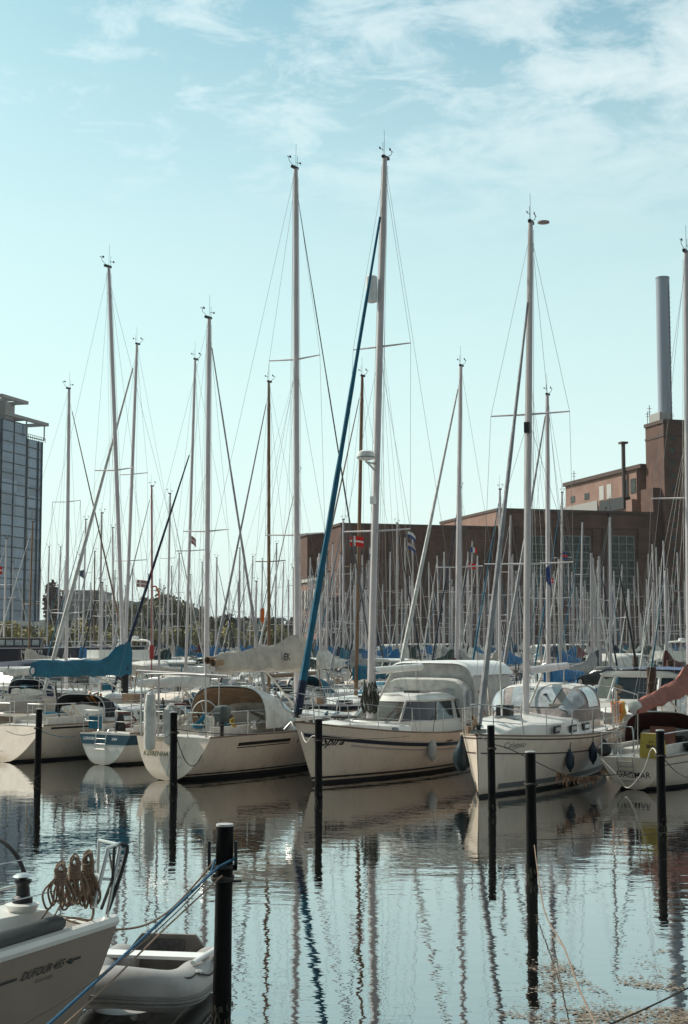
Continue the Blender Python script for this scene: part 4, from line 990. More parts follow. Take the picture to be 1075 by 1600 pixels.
for i, (x_, c_) in enumerate(((-L / 2 + .6, ORANGE), (-L / 2 + .35, YELC))):
    g = MB(); rnd = random.Random(i)
    for k in range(10): a = rnd.uniform(0, 6); g.tube([V((x_ + .12 * math.cos(a), 1.15 + .12 * math.sin(a), 1.75)), V((x_ + .14 * math.cos(a + 1), 1.18 + .14 * math.sin(a + 1), 1.45)), V((x_ + .1 * math.cos(a), 1.15, 1.2))], .05, 6)
    g.build('horseshoe_buoy' if i else 'life_jacket', c_, E.r)

# ---- F: yacht on the right, stern towards us
L = 8.6; p = V((6.5, 32.65, 0))
F = Boat('sailing_yacht', 'low white yacht at the right edge with maroon hood and faded red sail cover', 'sailing yacht', boat_at_stern(p, AW, L), AW, FR,
         L=L, B=2.7, lod=0, fs=.74, fm=.80, fb=1.1, tw=.56, rs=.25, zks=.0, em=.32, hull=GELC, cab=(.36, .74, .42), mr=.085, cover=RUSTC, ch=.46, collar=.3, spr=((.475, .95),), wire=.0048)
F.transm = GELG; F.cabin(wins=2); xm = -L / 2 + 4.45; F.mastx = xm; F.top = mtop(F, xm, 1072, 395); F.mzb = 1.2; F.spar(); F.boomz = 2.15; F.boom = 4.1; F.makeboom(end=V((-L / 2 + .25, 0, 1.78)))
q = F.boom_e; MB().lathe([(.05, 0), (.12, .02), (.12, .3), (.1, .32)], q + V((-.05, 0, .1)), 12, Matrix.Rotation(math.pi / 2, 3, 'Y')).build('cover_end_cap', WHITEC, F.r)
F.guard_rails(h=.55); F.sprayhood(MAROON, x0=-L / 2 + 2.25, ln=1.25, h=.72, w=.95, base=.85)
F.stern_text('DAGMAR', -.02, .33, .19, BLACK, bold=.001, arc=-.12); F.stern_text('KØBENHAVN', .08, .19, .07, GREYP, arc=-.12, name='port_lettering')
F.ladder(.12, .42, .74, .36)
g = MB(); x0 = -L / 2 + .12
g.tube(spline([(x0, .35, .75), (x0 - .02, .33, 1.35), (x0, .25, 1.42), (x0, .05, 1.42), (x0 - .02, -.03, 1.35), (x0, -.05, .75)], 4), .018, 6); g.build('stern_hoop', STEEL, F.r)
secs = [[V((x0 - .08, -.30 - .42 * a + (b_ * 0), .80 + .02 * math.sin(a * 6))), V((x0 - .1 - .05 * math.sin(a * 3), -.34 - .44 * a, 1.3))] for a in [i / 6 for i in range(7)] for b_ in (0,)]
g = MB(); c_ = V((x0 - .1, -.52, 1.03))
g.loft([[c_ + V((a * w * .35, b_ * w, z)) for a, b_ in ((-1, -1), (1, -1), (1, 1), (-1, 1))] for z, w in ((-.28, .26), (-.22, .28), (.0, .27), (.22, .24), (.27, .25))], closed=True, cap=True); bagm = g.build('throw_bag', YELC, F.r)
vs_, fs_ = text_mesh('• •\nSKAL', .10, 0, .004)
g = MB(); g.add([(c_.x - .108, c_.y - v.x, c_.z + .03 + v.y) for v in vs_], fs_); g.build('bag_print', BLACK, bagm, smooth=False)
MB().box((-L / 2 + 2.15, -.05, 1.02), (.04, .62, .62)).build('companionway_door', mat('dark_mahogany', (.11, .035, .022), .5), F.r, smooth=False)
MB().box((-L / 2 + 1.9, -.72, 1.0), (.06, .22, .22)).build('instrument_panel', BLACK, F.r, smooth=False)
F.ribbon(.02, .95, lambda t: F.zs(t) - .17, lambda t: F.zs(t) - .15, BLACK, 'side_stripe')
for b_, sd_ in ((A, 901), (B, 902), (C, 903), (E, 905), (F, 906)): b_.gear(sd_)
# ================================================================== PONTOONS
def pontoon(u, w0, w1, wd, label, z=.55):
    c = UW(u, (w0 + w1) / 2); e = empty('pontoon', c, ang((.857, -.515)), label, 'pontoon', 'floating pontoons'); Ln = w1 - w0
    MB().box((0, 0, z - .08), (Ln, wd, .12)).build('deck', WOODP, e, smooth=False)
    g = MB()
    for i in range(int(Ln / 6)): g.box((-Ln / 2 + 3 + i * 6, 0, z - .42), (3.6, wd * .8, .52))
    g.build('float', QUAY, e, smooth=False)
    g = MB()
    for s_ in (-1, 1): g.box((0, s_ * (wd / 2 + .04), z - .1), (Ln, .08, .2))
    g.build('rubbing_strake', TEAK, e, smooth=False)
ROWS = {39.6: 'nearest wooden pontoon, behind the front row of yachts', 78: 'second wooden pontoon, behind two rows of yachts', 117: 'third wooden pontoon across the middle of the harbour',
        155: 'fourth wooden pontoon towards the far bank', 190: 'farthest wooden pontoon before the bank'}
for u_, lb in ROWS.items(): pontoon(u_ + 1.1, -u_ * 1.05 - 6, 4 if u_ < 60 else u_ * .1, 2.0, lb)

# ================================================================== BACKGROUND BOATS
ZONE = [(-99, 76, 'the glass office tower'), (76, 142, 'the grey far halls'), (142, 212, 'the leaning mast pair'), (212, 300, 'the tallest far trees'),
        (300, 372, 'the small far trees'), (372, 448, 'the brown wooden mast'), (448, 520, 'the brick annexe'), (520, 600, 'the left wing'), (600, 690, 'the left wing middle'),
        (690, 785, 'the left wing right end'), (785, 868, 'the first tall window'), (868, 940, 'the second tall window'), (940, 1008, 'the third tall window'), (1008, 1200, 'the brick tower')]
def zone(px):
    for a, b_, n in ZONE:
        if a <= px < b_: return n
used = {}
def make_bg(px, ytop, pxb, row, hd, **kw):
    """one yacht with its mast seen at column pxb, mast head at (px, ytop)"""
    L = kw.pop('L', 9.5); mo = kw.pop('mo', .3)     # mast ahead of midships
    m0 = col_at(pxb, row); d = V((math.cos(hd), math.sin(hd), 0))
    c = m0 - d * mo; nm = kw.pop('name', 'sailing_yacht')
    lab = kw.pop('label')
    b = Boat(nm, lab, 'sailing yacht', c, hd, kw.pop('group', 'yachts moored in the rows behind'), L=L, mastx=mo, deckm=[DECK, TEAK, DECK, mat('grey_deck', (.38, .38, .37), .7)][int(px * 3) % 4], **kw)
    b.top = P(px, ytop, m0.y)
    b.cabin(wins=2 if row < 90 else 1, wh=(.3, .75), winrange=(.08, .8), wf=.7, m=[GEL, GELC, GEL, DECK][int(px) % 4])
    b.spar()
    b.deckm = None; b.boomz = b.mb.z + .7; b.boom = min(L * .36, L / 2 + mo - .8); b.makeboom()
    if b.hood: b.sprayhood(b.hood, ln=1.0, h=.6, win=b.lod == 0 or row < 60)
    if b.rails: b.guard_rails()
    if row < 130: b.gear(int(px))
    return b
# ---- second row, one by one (their masts tower over the rest)
SECOND = 'yachts moored in the second row'
R2U = 46.4
row2 = [
 # px, ytop, pxbase, heading, kw
 (108, 608, 106, AW, dict(L=10, B=3.0, mr=.085, cover=WHITEC, genoa=mat('brown_sail_strip', (.20, .13, .11), .8), gr=.05, spr=((.62, .8), (.25, .8)), hood=NAVYC, label='white yacht, straight mast right of the glass tower, brown furled sail sloping right')),
 (214, 538, 196, TO, dict(L=10.5, B=3.1, mr=.08, cover=CREAMC, genoa=SAILW, gr=.10, spr=((.37, .9), (.62, .75)), hood=WHITEC, label='white yacht with a thick pale furled genoa sloping down left across the leaning mast')),
 (305, 562, 291, TO, dict(L=10, B=3.0, mr=.068, cover=SAILW, ch=.38, genoa=NAVYC, gr=.075, fstay=.74, spr=((.42, .8),), hood=GREYC, label='white yacht with navy furled genoa sloping left, rolled white sail on its boom')),
 (420, 597, 421, TO, dict(L=9, B=2.7, mr=.072, mast=WOODM, cover=None, genoa=SAILG, gr=.055, spr=((.42, .7),), hood=None, label='yacht with brown wooden mast and pale furled genoa left of the cream covered boat')),
 (566, 588, 556, TO, dict(L=9.4, B=2.8, mr=.075, mast=WOODM, cover=BLUEC, ch=.5, genoa=mat('pale_brown_sail', (.30, .24, .21), .8), gr=.05, spr=((.40, .7),), hood=BLUEC, hull=NAVY, label='dark hulled yacht with dark wooden mast and turquoise boom cover beside the tallest mast')),
 (720, 572, 711, TO, dict(L=10.2, B=3.1, mr=.085, cover=MAROON, ch=.6, collar=.2, genoa=SAILW, gr=.085, spr=((.39, .95), (.1, .2)), hood=MAROON, label='white yacht with maroon sail cover behind the white canvas tent, genoa sloping left')),
 (855, 617, 854, TO, dict(L=9.2, B=2.9, mr=.085, cover=BLUE2, ch=.5, genoa=SAILG, gr=.07, spr=((.33, .8),), hood=BLUE2, label='white yacht with bright blue hood and boom cover behind the clear sprayhood')),
 (953, 808, 951, AW, dict(L=7.4, B=2.4, mr=.05, cover=BLACKC, ch=.5, genoa=BLACK, gr=.05, spr=((.45, .6),), hood=None, label='small yacht with black furled sail and black bundle left of the blue roofed boat')),
]
for px, yt, pb, hd, kw in row2:
    make_bg(px, yt, pb, R2U, hd, group=SECOND, fs=.95, fm=.95, fb=1.2, wire=.0055, **kw)

# ---- motor boats
def motorboat(px, row, hd, L, B, m_top, label, hull=GEL, flyb=False, canopy=None, h=1.0, name='motor_boat', fb=1.3):
    c = col_at(px, row)
    b = Boat(name, label, 'motor boat', c, hd, 'motor boats moored behind', L=L, B=B, fs=.8, fm=.95, fb=fb, tw=.85, rs=.1, em=.26, hull=hull, cab=(.30, .86, .45), rb=1.0, lod=1)
    b.cabin(wins=1, slope=.4, wf=.8, wh=(.3, .6))
    x0, x1 = -L * .16, L * .16; w = B * .40; z0 = 1.2; z1 = z0 + h; e = []
    R = lambda x, w_, z: [V((x0 - .1, w_, z)), V((x, w_, z)), V((x + .12, w_ * .6, z)), V((x + .12, -w_ * .6, z)), V((x, -w_, z)), V((x0 - .1, -w_, z))]
    g = MB(); r1, r2, r3, r4 = R(x1 + .3, w, z0), R(x1 + .15, w * .98, z0 + h * .35), R(x1 - .3, w * .9, z1 - .1), R(x1 - .25, w * .95, z1)
    g.loft([r1, r2], closed=True); g.loft([r3, r4, [V((q.x, q.y * .8, z1 + .10)) for q in r4]], closed=True, cap=True)
    wh = g.build('wheelhouse', GEL, b.r); n = 6
    for i in range(5):
        g = MB(); a, c_ = r2[i].lerp(r2[i + 1], .05), r2[i].lerp(r2[i + 1], .95); d, f = r3[i].lerp(r3[i + 1], .95), r3[i].lerp(r3[i + 1], .05)
        g.quad(a, c_, d, f); g.build('window', GLASS, wh, smooth=False)
        MB().tube([r2[i], r3[i]], .045, 4).build('window_frame', GEL, wh)
    if m_top: MB().loft([[V((x0 - .25, y, z1 + .14 + .05 * (1 - abs(y / w))))for y in (-w, -w * .5, 0, w * .5, w)], [V((x1 - .15, y, z1 + .14 + .05 * (1 - abs(y / w)))) for y in (-w, -w * .5, 0, w * .5, w)]]).build('roof_cover', m_top, wh)
    if flyb:
        g = MB(); g.loft([[V((x, y, z)) for x, y in ((x0, w * .8), (x1 - .6, w * .8), (x1 - .3, 0), (x1 - .6, -w * .8), (x0, -w * .8))] for z in (z1 + .1, z1 + .55)]); g.box(((x0 + x1) / 2 - .3, 0, z1 + .2), (x1 - x0 - .6, w * 1.4, .12))
        g.build('flybridge', GEL, b.r, smooth=False); g = MB()
        g.tube(spline([(x0 + .2, w * .8, z1 + .4), (x0, w * .75, z1 + 1.0), (x0, 0, z1 + 1.1), (x0, -w * .75, z1 + 1.0), (x0 + .2, -w * .8, z1 + .4)], 4), .06, 6); g.build('radar_arch', GEL, b.r)
        MB().lathe([(.2, 0), (.26, .05), (.2, .2), (.03, .22)], (x0, 0, z1 + 1.1), 10).build('radome', WHITEP, b.r)
    if canopy:
        secs = []
        for x, zt in ((-L / 2 + .4, z1 - .35), (-L / 2 + .9, z1), (x0 - .1, z1 + .08)):
            secs.append([V((x, w * 1.05 * (abs(math.cos(a)) ** .4) * (1 if math.cos(a) > 0 else -1), 1.0 + (zt - 1.0) * (math.sin(a) ** .4 if math.sin(a) > 0 else 0))) for a in [math.pi * j / 12 for j in range(13)]])
        g = MB(); g.loft(secs); g.quad(*secs[0]); g.build('canopy', canopy, b.r)
    b.guard_rails(h=.7); b.gear(int(px)); return b
BLUEROOF = mat('blue_grey_canvas', (.07, .11, .22), .8)
motorboat(1013, 43.6, TO, 8.6, 3.3, BLUEROOF, 'white motor boat with raked windscreen and blue roof cover behind the red covered yacht', h=1.15)
motorboat(42, 49.5, TO, 8.5, 3.0, None, 'white motor cruiser with black canopy left of the turquoise sail cover', canopy=BLACKC, h=.85)
motorboat(92, 62, AW, 9.5, 3.3, None, 'motor cruiser under a navy canopy below the white lettered dark boat', canopy=NAVYC, h=1.0)
motorboat(182, 62, TO, 10.5, 3.6, None, 'white motor yacht with a flybridge behind the raised collar of the turquoise sail cover', flyb=True, h=1.1)
motorboat(968, 92, AW, 9, 3.2, None, 'white motor boat under a flat hard top left of the rusty mooring pile', h=1.2, canopy=WHITEC)
motorboat(1052, 84, TO, 9, 3.2, None, 'white motor cruiser near the right edge beyond the rusty mooring pile', flyb=True, h=1.0)
motorboat(598, 74, TO, 8, 2.9, None, 'white motor boat glimpsed behind the tallest mast', canopy=CREAMC)
motorboat(265, 62, AW, 8, 2.9, None, 'white motor boat low behind the yacht with the navy furled genoa', canopy=WHITEC)
motorboat(480, 74, TO, 8, 2.9, None, 'white motor boat with navy canopy behind the blue furled genoa', canopy=NAVYC)
# dark ship with the white lettering
c = col_at(40, 84)
S = Boat('excursion_ship', 'long dark hulled excursion boat with white lettering and a windowed saloon, left edge', 'excursion boat', c, ang((1, .12)), 'motor boats moored behind', L=19, B=4.6, fs=2.8, fm=2.75, fb=2.9, tw=.8, rb=1.2, rs=0, em=.25,
         hull=NAVY, bottom=NAVY, cab=(.1, .8, .01), lod=1, transm=NAVY)
g = MB(); g.box((-.3, 0, 3.1), (3.4, 3.0, .85)); sal = g.build('saloon', mat('dark_saloon', (.04, .04, .045), .5), S.r, smooth=False)
for sg in (1, -1):
    for i in range(5): MB().box((-1.62 + i * .66, sg * 1.51, 3.2), (.54, .04, .42)).build('window', CLEARW, sal, smooth=False)
MB().box((-.3, 0, 3.57), (3.8, 3.3, .09)).build('roof', CREAMC, S.r, smooth=False)
S.side_text('NORDLYS', .8, 2.48, .37, -1, WHITEP, bold=.010)
g = MB()
for i in range(9): g.tube([(2.2 + i * .6, -1.9 + i * .1, 2.7), (2.2 + i * .6, -1.9 + i * .1, 3.3)], .03, 4)
g.tube([(2.2, -1.9, 3.3), (7, -1.1, 3.3)], .03, 4); g.build('deck_railing', STEEL, S.r, smooth=False)
# white barge with cabins before the station
for px, u_, lb in ((652, 176, 'white work boat moored before the middle of the brick left wing'), (892, 172, 'white work boat moored under the second tall window'), (706, 180, 'pale blue work boat moored at the right end of the brick left wing')):
    motorboat(px, u_, ang((1, .25)), 12, 3.6, None, lb, h=1.6, fb=1.8, canopy=WHITEC)

# ---- farther rows: every mast read off the photograph, the row found from its height
masts = [(10, 842, 8), (51, 816, 47, 'w'), (77, 855, 75), (95, 855, 90), (134, 812, 131), (148, 862, 149, 'w'), (159, 802, 157), (176, 825, 180), (237, 760, 240), (266, 772, 262),
 (280, 865, 279), (298, 898, 300), (358, 912, 358), (375, 857, 372), (395, 870, 390), (410, 873, 409), (432, 850, 430), (443, 880, 440), (465, 738, 462), (482, 900, 480), (497, 870, 495),
 (520, 850, 517), (536, 812, 537), (548, 880, 548), (573, 880, 571), (598, 913, 598), (610, 862, 608), (621, 818, 619), (633, 840, 634), (645, 832, 645), (657, 890, 657), (670, 878, 671), (683, 868, 686), (694, 862, 693),
 (719, 762, 718), (731, 862, 733), (738, 845, 735), (747, 923, 748), (763, 890, 764), (781, 765, 779), (798, 805, 790), (805, 900, 804), (820, 880, 822), (833, 895, 832), (845, 875, 845), (872, 920, 872), (878, 770, 875), (888, 880, 889),
 (901, 917, 901), (910, 816, 904), (931, 908, 928), (943, 885, 941), (972, 882, 966), (981, 922, 976), (990, 900, 992), (1001, 958, 1001), (1019, 850, 1023), (1025, 855, 1026), (1031, 886, 1031), (1036, 845, 1043), (1043, 888, 1045), (1058, 863, 1062), (1072, 880, 1070),
 (20, 880, 21), (64, 890, 62), (118, 900, 119), (208, 885, 206), (222, 955, 222), (250, 905, 251), (312, 930, 313), (338, 900, 337), (508, 905, 509), (588, 890, 586), (640, 900, 641), (676, 915, 678), (706, 905, 704), (722, 900, 724), (756, 905, 757), (774, 915, 775),
 (812, 915, 813), (858, 905, 860), (866, 892, 864), (896, 902, 895), (918, 925, 917), (936, 925, 937), (958, 915, 959), (1010, 905, 1012), (1050, 905, 1052), (560, 905, 562), (540, 925, 541), (628, 920, 627), (472, 925, 473), (399, 930, 400), (420, 918, 418), (166, 915, 167), (35, 905, 36)]
_r = random.Random(77)
for k in range(84):
    x_ = _r.uniform(455, 1070) if k % 4 else _r.uniform(90, 455); masts.append((round(x_ + _r.uniform(-3, 3)), round(_r.uniform(862, 925)), round(x_)))
rows = [67.5, 73.5, 84.5, 106, 112.5, 123.5, 145, 150.5, 161, 180, 185.5, 196]
names = {67.5: 'third', 73.5: 'third', 84.5: 'fourth', 106: 'fifth', 112.5: 'fifth', 123.5: 'sixth', 145: 'seventh', 150.5: 'seventh', 161: 'eighth', 180: 'ninth', 185.5: 'ninth', 196: 'tenth'}
taken = {}
covs = [(None, 'no sail cover'), (BLUE2, 'a bright blue boom cover'), (WHITEC, 'a white boom cover'), (BLUEC, 'a turquoise boom cover'), (CREAMC, 'a cream boom cover'), (WHITEC, 'a white boom cover'), (GREENC, 'a dark green boom cover'),
        (NAVYC, 'a navy boom cover'), (None, 'no sail cover'), (GREYC, 'a grey boom cover'), (MAROON, 'a maroon boom cover'), (BLUE2, 'a bright blue boom cover')]
fixed_cov = {520: 1, 498: 3, 536: 3, 610: 1, 621: 1, 878: 1, 798: 1, 763: 1, 972: 2, 266: 6, 298: 1, 845: 3, 1019: 2}
infos = []; rnd = random.Random(5)
for mi, t_ in enumerate(masts):
    px, yt, pb = t_[:3]; wood = len(t_) > 3
    best = None
    for u_ in rows:
        c = col_at(pb, u_); ht = (HOR - yt) * c.y / FPX + H; wv = c.dot(W); cost = abs(ht - 12.2)
        for w2 in taken.get(u_, []):
            if abs(w2 - wv) < 3.0: cost += (3.0 - abs(w2 - wv)) * 4
        if c.y > 205: cost += 20
        if best is None or cost < best[0]: best = (cost, u_, c, ht, wv)
    _, u_, c, ht, wv = best; taken.setdefault(u_, []).append(wv)
    infos.append([px, yt, pb, wood, u_, c, ht, fixed_cov.get(px, rnd.randrange(12))])
protos = {}
def far_boat(info, order):
    px, yt, pb, wood, u_, c, ht, ci = info
    cov, covn = covs[ci]; L = max(6.5, min(10.5, ht * .74)); hd = AW if int(px * 3 + u_) % 2 else TO
    gen = [SAILW, SAILG, None, SAILW, BLUEC, NAVYC][int(px + yt) % 6]; hd += rnd.uniform(-.03, .03)
    hullm = [GEL, GEL, GELC, NAVY, GEL, GELG][int(px) % 6]; hn = {'gelcoat_white': 'white', 'gelcoat_cream': 'cream', 'navy_paint': 'navy', 'gelcoat_grey_white': 'grey white'}[hullm.name]
    hoodm = [None, BLUE2, WHITEC, NAVYC, CREAMC, GREYC, BLUEC][(int(px * 2 + yt)) % 7]
    gn = {None: 'no furled genoa', SAILW: 'a white furled genoa', SAILG: 'a grey furled genoa', BLUEC: 'a turquoise furled genoa', NAVYC: 'a navy furled genoa'}[gen]
    base = '%s yacht, %s, %s row, before %s' % (hn + (' wooden masted' if wood else ''), covn.replace('a ', ''), names[u_], zone(px))
    far = u_ > 130
    return dict(px=px, yt=yt, pb=pb, u=u_, hd=hd, base=base, kw=dict(L=L, B=L * .3, mr=.085 if far else .080, mast=WOODM if wood else (ALU if (px % 3) else ALUD), cover=cov, ch=.6, collar=.45, genoa=gen, gr=.055, hood=hoodm, hull=hullm,
                spr=((.45, .7),) if (px % 2) else ((.33, .75), (.64, .65)), wire=.008 if far else .0065, masthead=0 if far else 1, fs=.9, fm=.85, fb=1.1))
todo = [far_boat(i, 0) for i in infos]; cnt = {}
for d in todo: cnt.setdefault(d['base'], []).append(d)
ORD = ['leftmost', 'second', 'third', 'fourth', 'fifth', 'sixth', 'seventh', 'eighth', 'ninth']
for bse, lst in cnt.items():
    lst.sort(key=lambda d: d['px'])
    for i, d in enumerate(lst): d['label'] = bse if len(lst) == 1 else (ORD[i] if i < len(lst) - 1 or i == 0 else 'rightmost') + ' ' + bse
for d in todo:
    make_bg(d['px'], d['yt'], d['pb'], d['u'], d['hd'], label=d['label'], group='yachts in the far rows', **d['kw'])

# ---- low clutter of the second and third rows: boats without masts in the picture's gap are mast-bearing; fill hulls between
fill = [(150, 'dark_blue', 51), (250, 0, 51), (345, 0, 52), (385, 0, 66), (505, 0, 50.5), (640, 0, 66), (770, 0, 52), (905, 0, 52), (985, 0, 66), (70, 0, 70), (320, 0, 68), (440, 0, 68), (680, 0, 72), (830, 0, 68), (925, 0, 74)]
flab = ['behind the small teal banded yacht', 'behind the white rescue bag', 'behind the tan lined sprayhood', 'left of the cream sail cover', 'right of the cream sail cover', 'above the pilothouse roof', 'right of the white canvas tent',
        'behind the bare boom', 'behind the blue roofed motor boat', 'behind the black canopied cruiser', 'behind the thick mast', 'under the brown wooden mast', 'behind the white canvas tent', 'behind the clear sprayhood', 'behind the two blue fenders']
for i, (px, _, u_) in enumerate(fill):
    cov = [(SAILW, 'pale'), (CREAMC, 'cream'), (BLUE2, 'bright blue'), (WHITEC, 'white'), (BLUEC, 'turquoise')][i % 5]; hd = TO if i % 2 else AW
    c = col_at(px, u_); b = Boat('open_cruiser', 'low white mastless cruiser with a %s cloth hood, %s' % (cov[1], flab[i]), 'cruiser', c, hd, 'mastless cruisers behind the front row', L=7.5 + (i % 3) * .6, B=2.6, lod=1, fs=.85, fm=.85, fb=1.15, cab=(.34, .85, .5), deckm=[DECK, TEAK][i % 2])
    b.gear(i + 400); b.cabin(wins=2, wf=.75); b.sprayhood(cov[0], ln=1.3, h=.85, win=True); b.guard_rails()
    g = MB()
    g.tube(spline([(-3, .9, .9), (-3, .85, 2.0), (-3, 0, 2.15), (-3, -.85, 2.0), (-3, -.9, .9)], 3), .03, 5); g.build('stern_arch', STEEL, b.r)
    g = MB(); g.box((-3.4, -.5, 1.35), (.3, .3, .45)); g.tube([(-3.45, -.5, 1.2), (-3.5, -.5, .3)], .06, 5); g.build('outboard_motor', BLACK, b.r)

# ================================================================== PILES
def pile(px, ytop, Y, rad, label, m=PILE, h=None, cap=None, name='mooring_pile', grp='mooring piles'):
    c = P(px, 1000, Y); zt = H + (HOR - ytop) * Y / FPX; rn = random.Random(int(px))
    e = empty(name, (c.x, Y, 0), 0, label, 'pile', grp)
    g = MB(); secs = []; tl = V((rn.uniform(-.012, .012), rn.uniform(-.012, .012), 1))
    for z in (-1.5, -.2, .0, .25, .6, 1.0, zt - .05, zt): 
        r_ = rad * (1 + rn.uniform(-.03, .03)) * (1.06 if z in (.25,) else 1)
        if z > zt: continue
        secs.append([V((tl.x * z + r_ * math.cos(2 * math.pi * j / 18), tl.y * z + r_ * math.sin(2 * math.pi * j / 18), z)) for j in range(18)])
    g.loft(secs, closed=True, cap=True); g.build('post', m, e)
    g = MB(); g.lathe([(rad * 1.02, zt), (rad * .98, zt + .018), (rad * .4, zt + .022)], (tl.x * zt, tl.y * zt, 0), 18); g.build('cap', cap or mat('pale_pile_cap', (.45, .44, .43), .5), e)
    g = MB(); g.tube([(rad * 1.15 * math.cos(a), rad * 1.15 * math.sin(a), zt - .45 + .01 * math.sin(3 * a)) for a in [2 * math.pi * k / 16 for k in range(16)]], .018, 5, closed=True)
    g.build('rope_turn', ROPED, e)
    g = MB(); rn2 = random.Random(int(px) + 3)
    for k in range(40):
        a = rn2.uniform(0, 6.28); z = rn2.uniform(-.05, .22); g.tube([V((rad * math.cos(a), rad * math.sin(a), z)), V((rad * 1.06 * math.cos(a), rad * 1.06 * math.sin(a), z - .05))], .010, 4)
    g.build('weed_fringe', mat('weed', (.05, .045, .03), .9), e)
    return e, zt, c
pile(62.5, 1107, 34.6, .078, 'black pile left of the small teal banded yacht, leftmost in the front line')
pile(273.5, 1112, 32.4, .082, 'black pile standing in front of the wide white stern')
pile(498, 1122, 30.4, .078, 'black pile before the bow of the pilothouse yacht')
pile(766.5, 1132, 28.4, .074, 'black pile before the bow of the yacht with the clear sprayhood')
pile(1028.5, 1140, 26.1, .078, 'black pile before the low yacht at the right')
pile(827, 1173, 20.7, .076, 'black pile standing alone in the open water right of centre')
bp, bz, bc = pile(350.5, 1285, 12.85, .078, 'large black foreground pile with steel horns and blue ropes')
g = MB(); zc = bz - .27
for s_ in (-1, 1):
    g.box((s_ * .118, -.01, zc + .02), (.026, .05, .24)); g.box((s_ * .10, -.01, zc - .09), (.06, .05, .05))
g.tube([(.083 * math.cos(a), .083 * math.sin(a), zc - .08) for a in [2 * math.pi * k / 18 for k in range(18)]], .022, 6, closed=True)
g.tube([(.083 * math.cos(a), .083 * math.sin(a), zc - .2) for a in [2 * math.pi * k / 18 for k in range(18)]], .016, 6, closed=True)
g.box((.12, 0, zc - .21), (.10, .035, .02)); g.build('mooring_bracket', BLACK, bp)
pile(1017, 1043, 41.5, .14, 'rusty brown steel guide pile in front of the blue roofed motor boat', RUST, cap=RUST)
pile(1047, 1032, 60, .15, 'rusty brown steel pile farther back near the right edge', RUST, cap=RUST)
pile(915, 1028, 78, .17, 'thin brown pile among the far boats right of the bare boom', RUST, cap=RUST)
pile(992, 1026, 84, .17, 'brown pile among the far boats left of the rusty guide pile', RUST, cap=RUST)

# ================================================================== FENDERS, FLAGS
def fender(pos, r, ln, m, label, top=None, kind='fender', ball=False):
    e = empty(kind, pos, 0, label, 'fender', 'boat fenders')
    g = MB()
    if ball: g.lathe([(.03, ln * .62), (.05, ln * .5), (r * .55, ln * .32), (r * .92, ln * .12), (r, -ln * .08), (r * .9, -ln * .28), (r * .5, -ln * .43), (.02, -ln * .47)], n=18)
    else: g.lathe([(.02, ln / 2 + .06), (.035, ln / 2), (r * .75, ln / 2 - .05), (r, ln / 2 - .13), (r, -ln / 2 + .13), (r * .75, -ln / 2 + .05), (.035, -ln / 2), (.02, -ln / 2 - .05)], n=16)
    g.build('body', m, e)
    if top is not None: MB().tube([V((0, 0, ln / 2)), V(top) - V(pos)], .010, 5).build('lanyard', ROPED, e)
def onhull(s, x, side, z, off): 
    t = s.t_of(x, z); p = s.S(t, z, off); return s.loc + Matrix.Rotation(s.rz, 3, 'Z') @ V((p.x, side * p.y, p.z))
def find_x(s, side, z, px, off=.1):
    lo, hi = -s.L / 2 + .2, s.L / 2 - .3; best = None
    for i in range(120):
        x = lo + (hi - lo) * i / 119; q = onhull(s, x, side, z, off); u_ = 537.5 + FPX * q.x / (q.y * math.cos(PITCH) + (q.z - H) * math.sin(PITCH))
        if best is None or abs(u_ - px) < best[0]: best = (abs(u_ - px), x)
    return best[1]
x_ = find_x(D, 1, .62, 672); fender(onhull(D, x_, 1, .64, .13), .115, .5, GELG, 'white fender hanging on the side of the pilothouse yacht', onhull(D, x_, 1, 1.5, 0))
for i, (px, z_, lb) in enumerate(((890, .62, 'left blue fender on the side of the yacht with the clear sprayhood'), (925, .70, 'right blue fender on the side of the yacht with the clear sprayhood'))):
    x_ = find_x(E, 1, z_, px); fender(onhull(E, x_, 1, z_, .12), .10, .42, BLUEP, lb, onhull(E, x_, 1, 1.55, 0))
fender(P(722, 1181, 32.6), .21, .75, mat('dark_blue_ball', (.008, .02, .028), .35), 'big dark ball fender between the pilothouse yacht and the next bow', P(728, 1140, 32.6), ball=True)
fender(P(729, 1158, 33.4), .14, .5, BLACK, 'smaller black ball fender above the big dark one', P(731, 1135, 33.4), ball=True)
fender(P(944, 1170, 33.3), .17, .36, BLACK, 'black ball fender by the bow line right of the two blue fenders', P(940, 1150, 33.3), ball=True)
def flag(px, py, Y, w, h, cols, label, pole=None, pat='cross', ang_=0.0, droop=.15):
    c = P(px, py, Y); e = empty('flag', c, ang_, label, 'flag', 'small flags in the rigging')
    mats_ = [mat('flag_' + n_, c_, .8, var=.05) for n_, c_ in cols]; g = MB(); nx, ny = 15, 12
    def pt(i, j): x = i / nx; return V((w * x, .06 * w * math.sin(x * 7) * (x + .2), -h * (j / ny) - droop * h * x * x + (h * .35 * x * (2 * j / ny - 1) * -1 if pat == 'pennant' else 0)))
    for i in range(nx):
        for j in range(ny):
            if pat == 'cross': g.mi = 1 if (4 <= i < 6 or 5 <= j < 7) else 0
            elif pat == 'bars': g.mi = min(len(cols) - 1, i * len(cols) // nx)
            elif pat == 'rows': g.mi = min(len(cols) - 1, j * len(cols) // ny)
            else: g.mi = 0
            g.quad(pt(i, j), pt(i + 1, j), pt(i + 1, j + 1), pt(i, j + 1))
    g.build('cloth', mats_, e); 
    MB().tube([V((-.01, 0, .25 * h)), V((-.01, 0, -h * 1.5))], .008, 4).build('flag_halyard', WIRE, e)
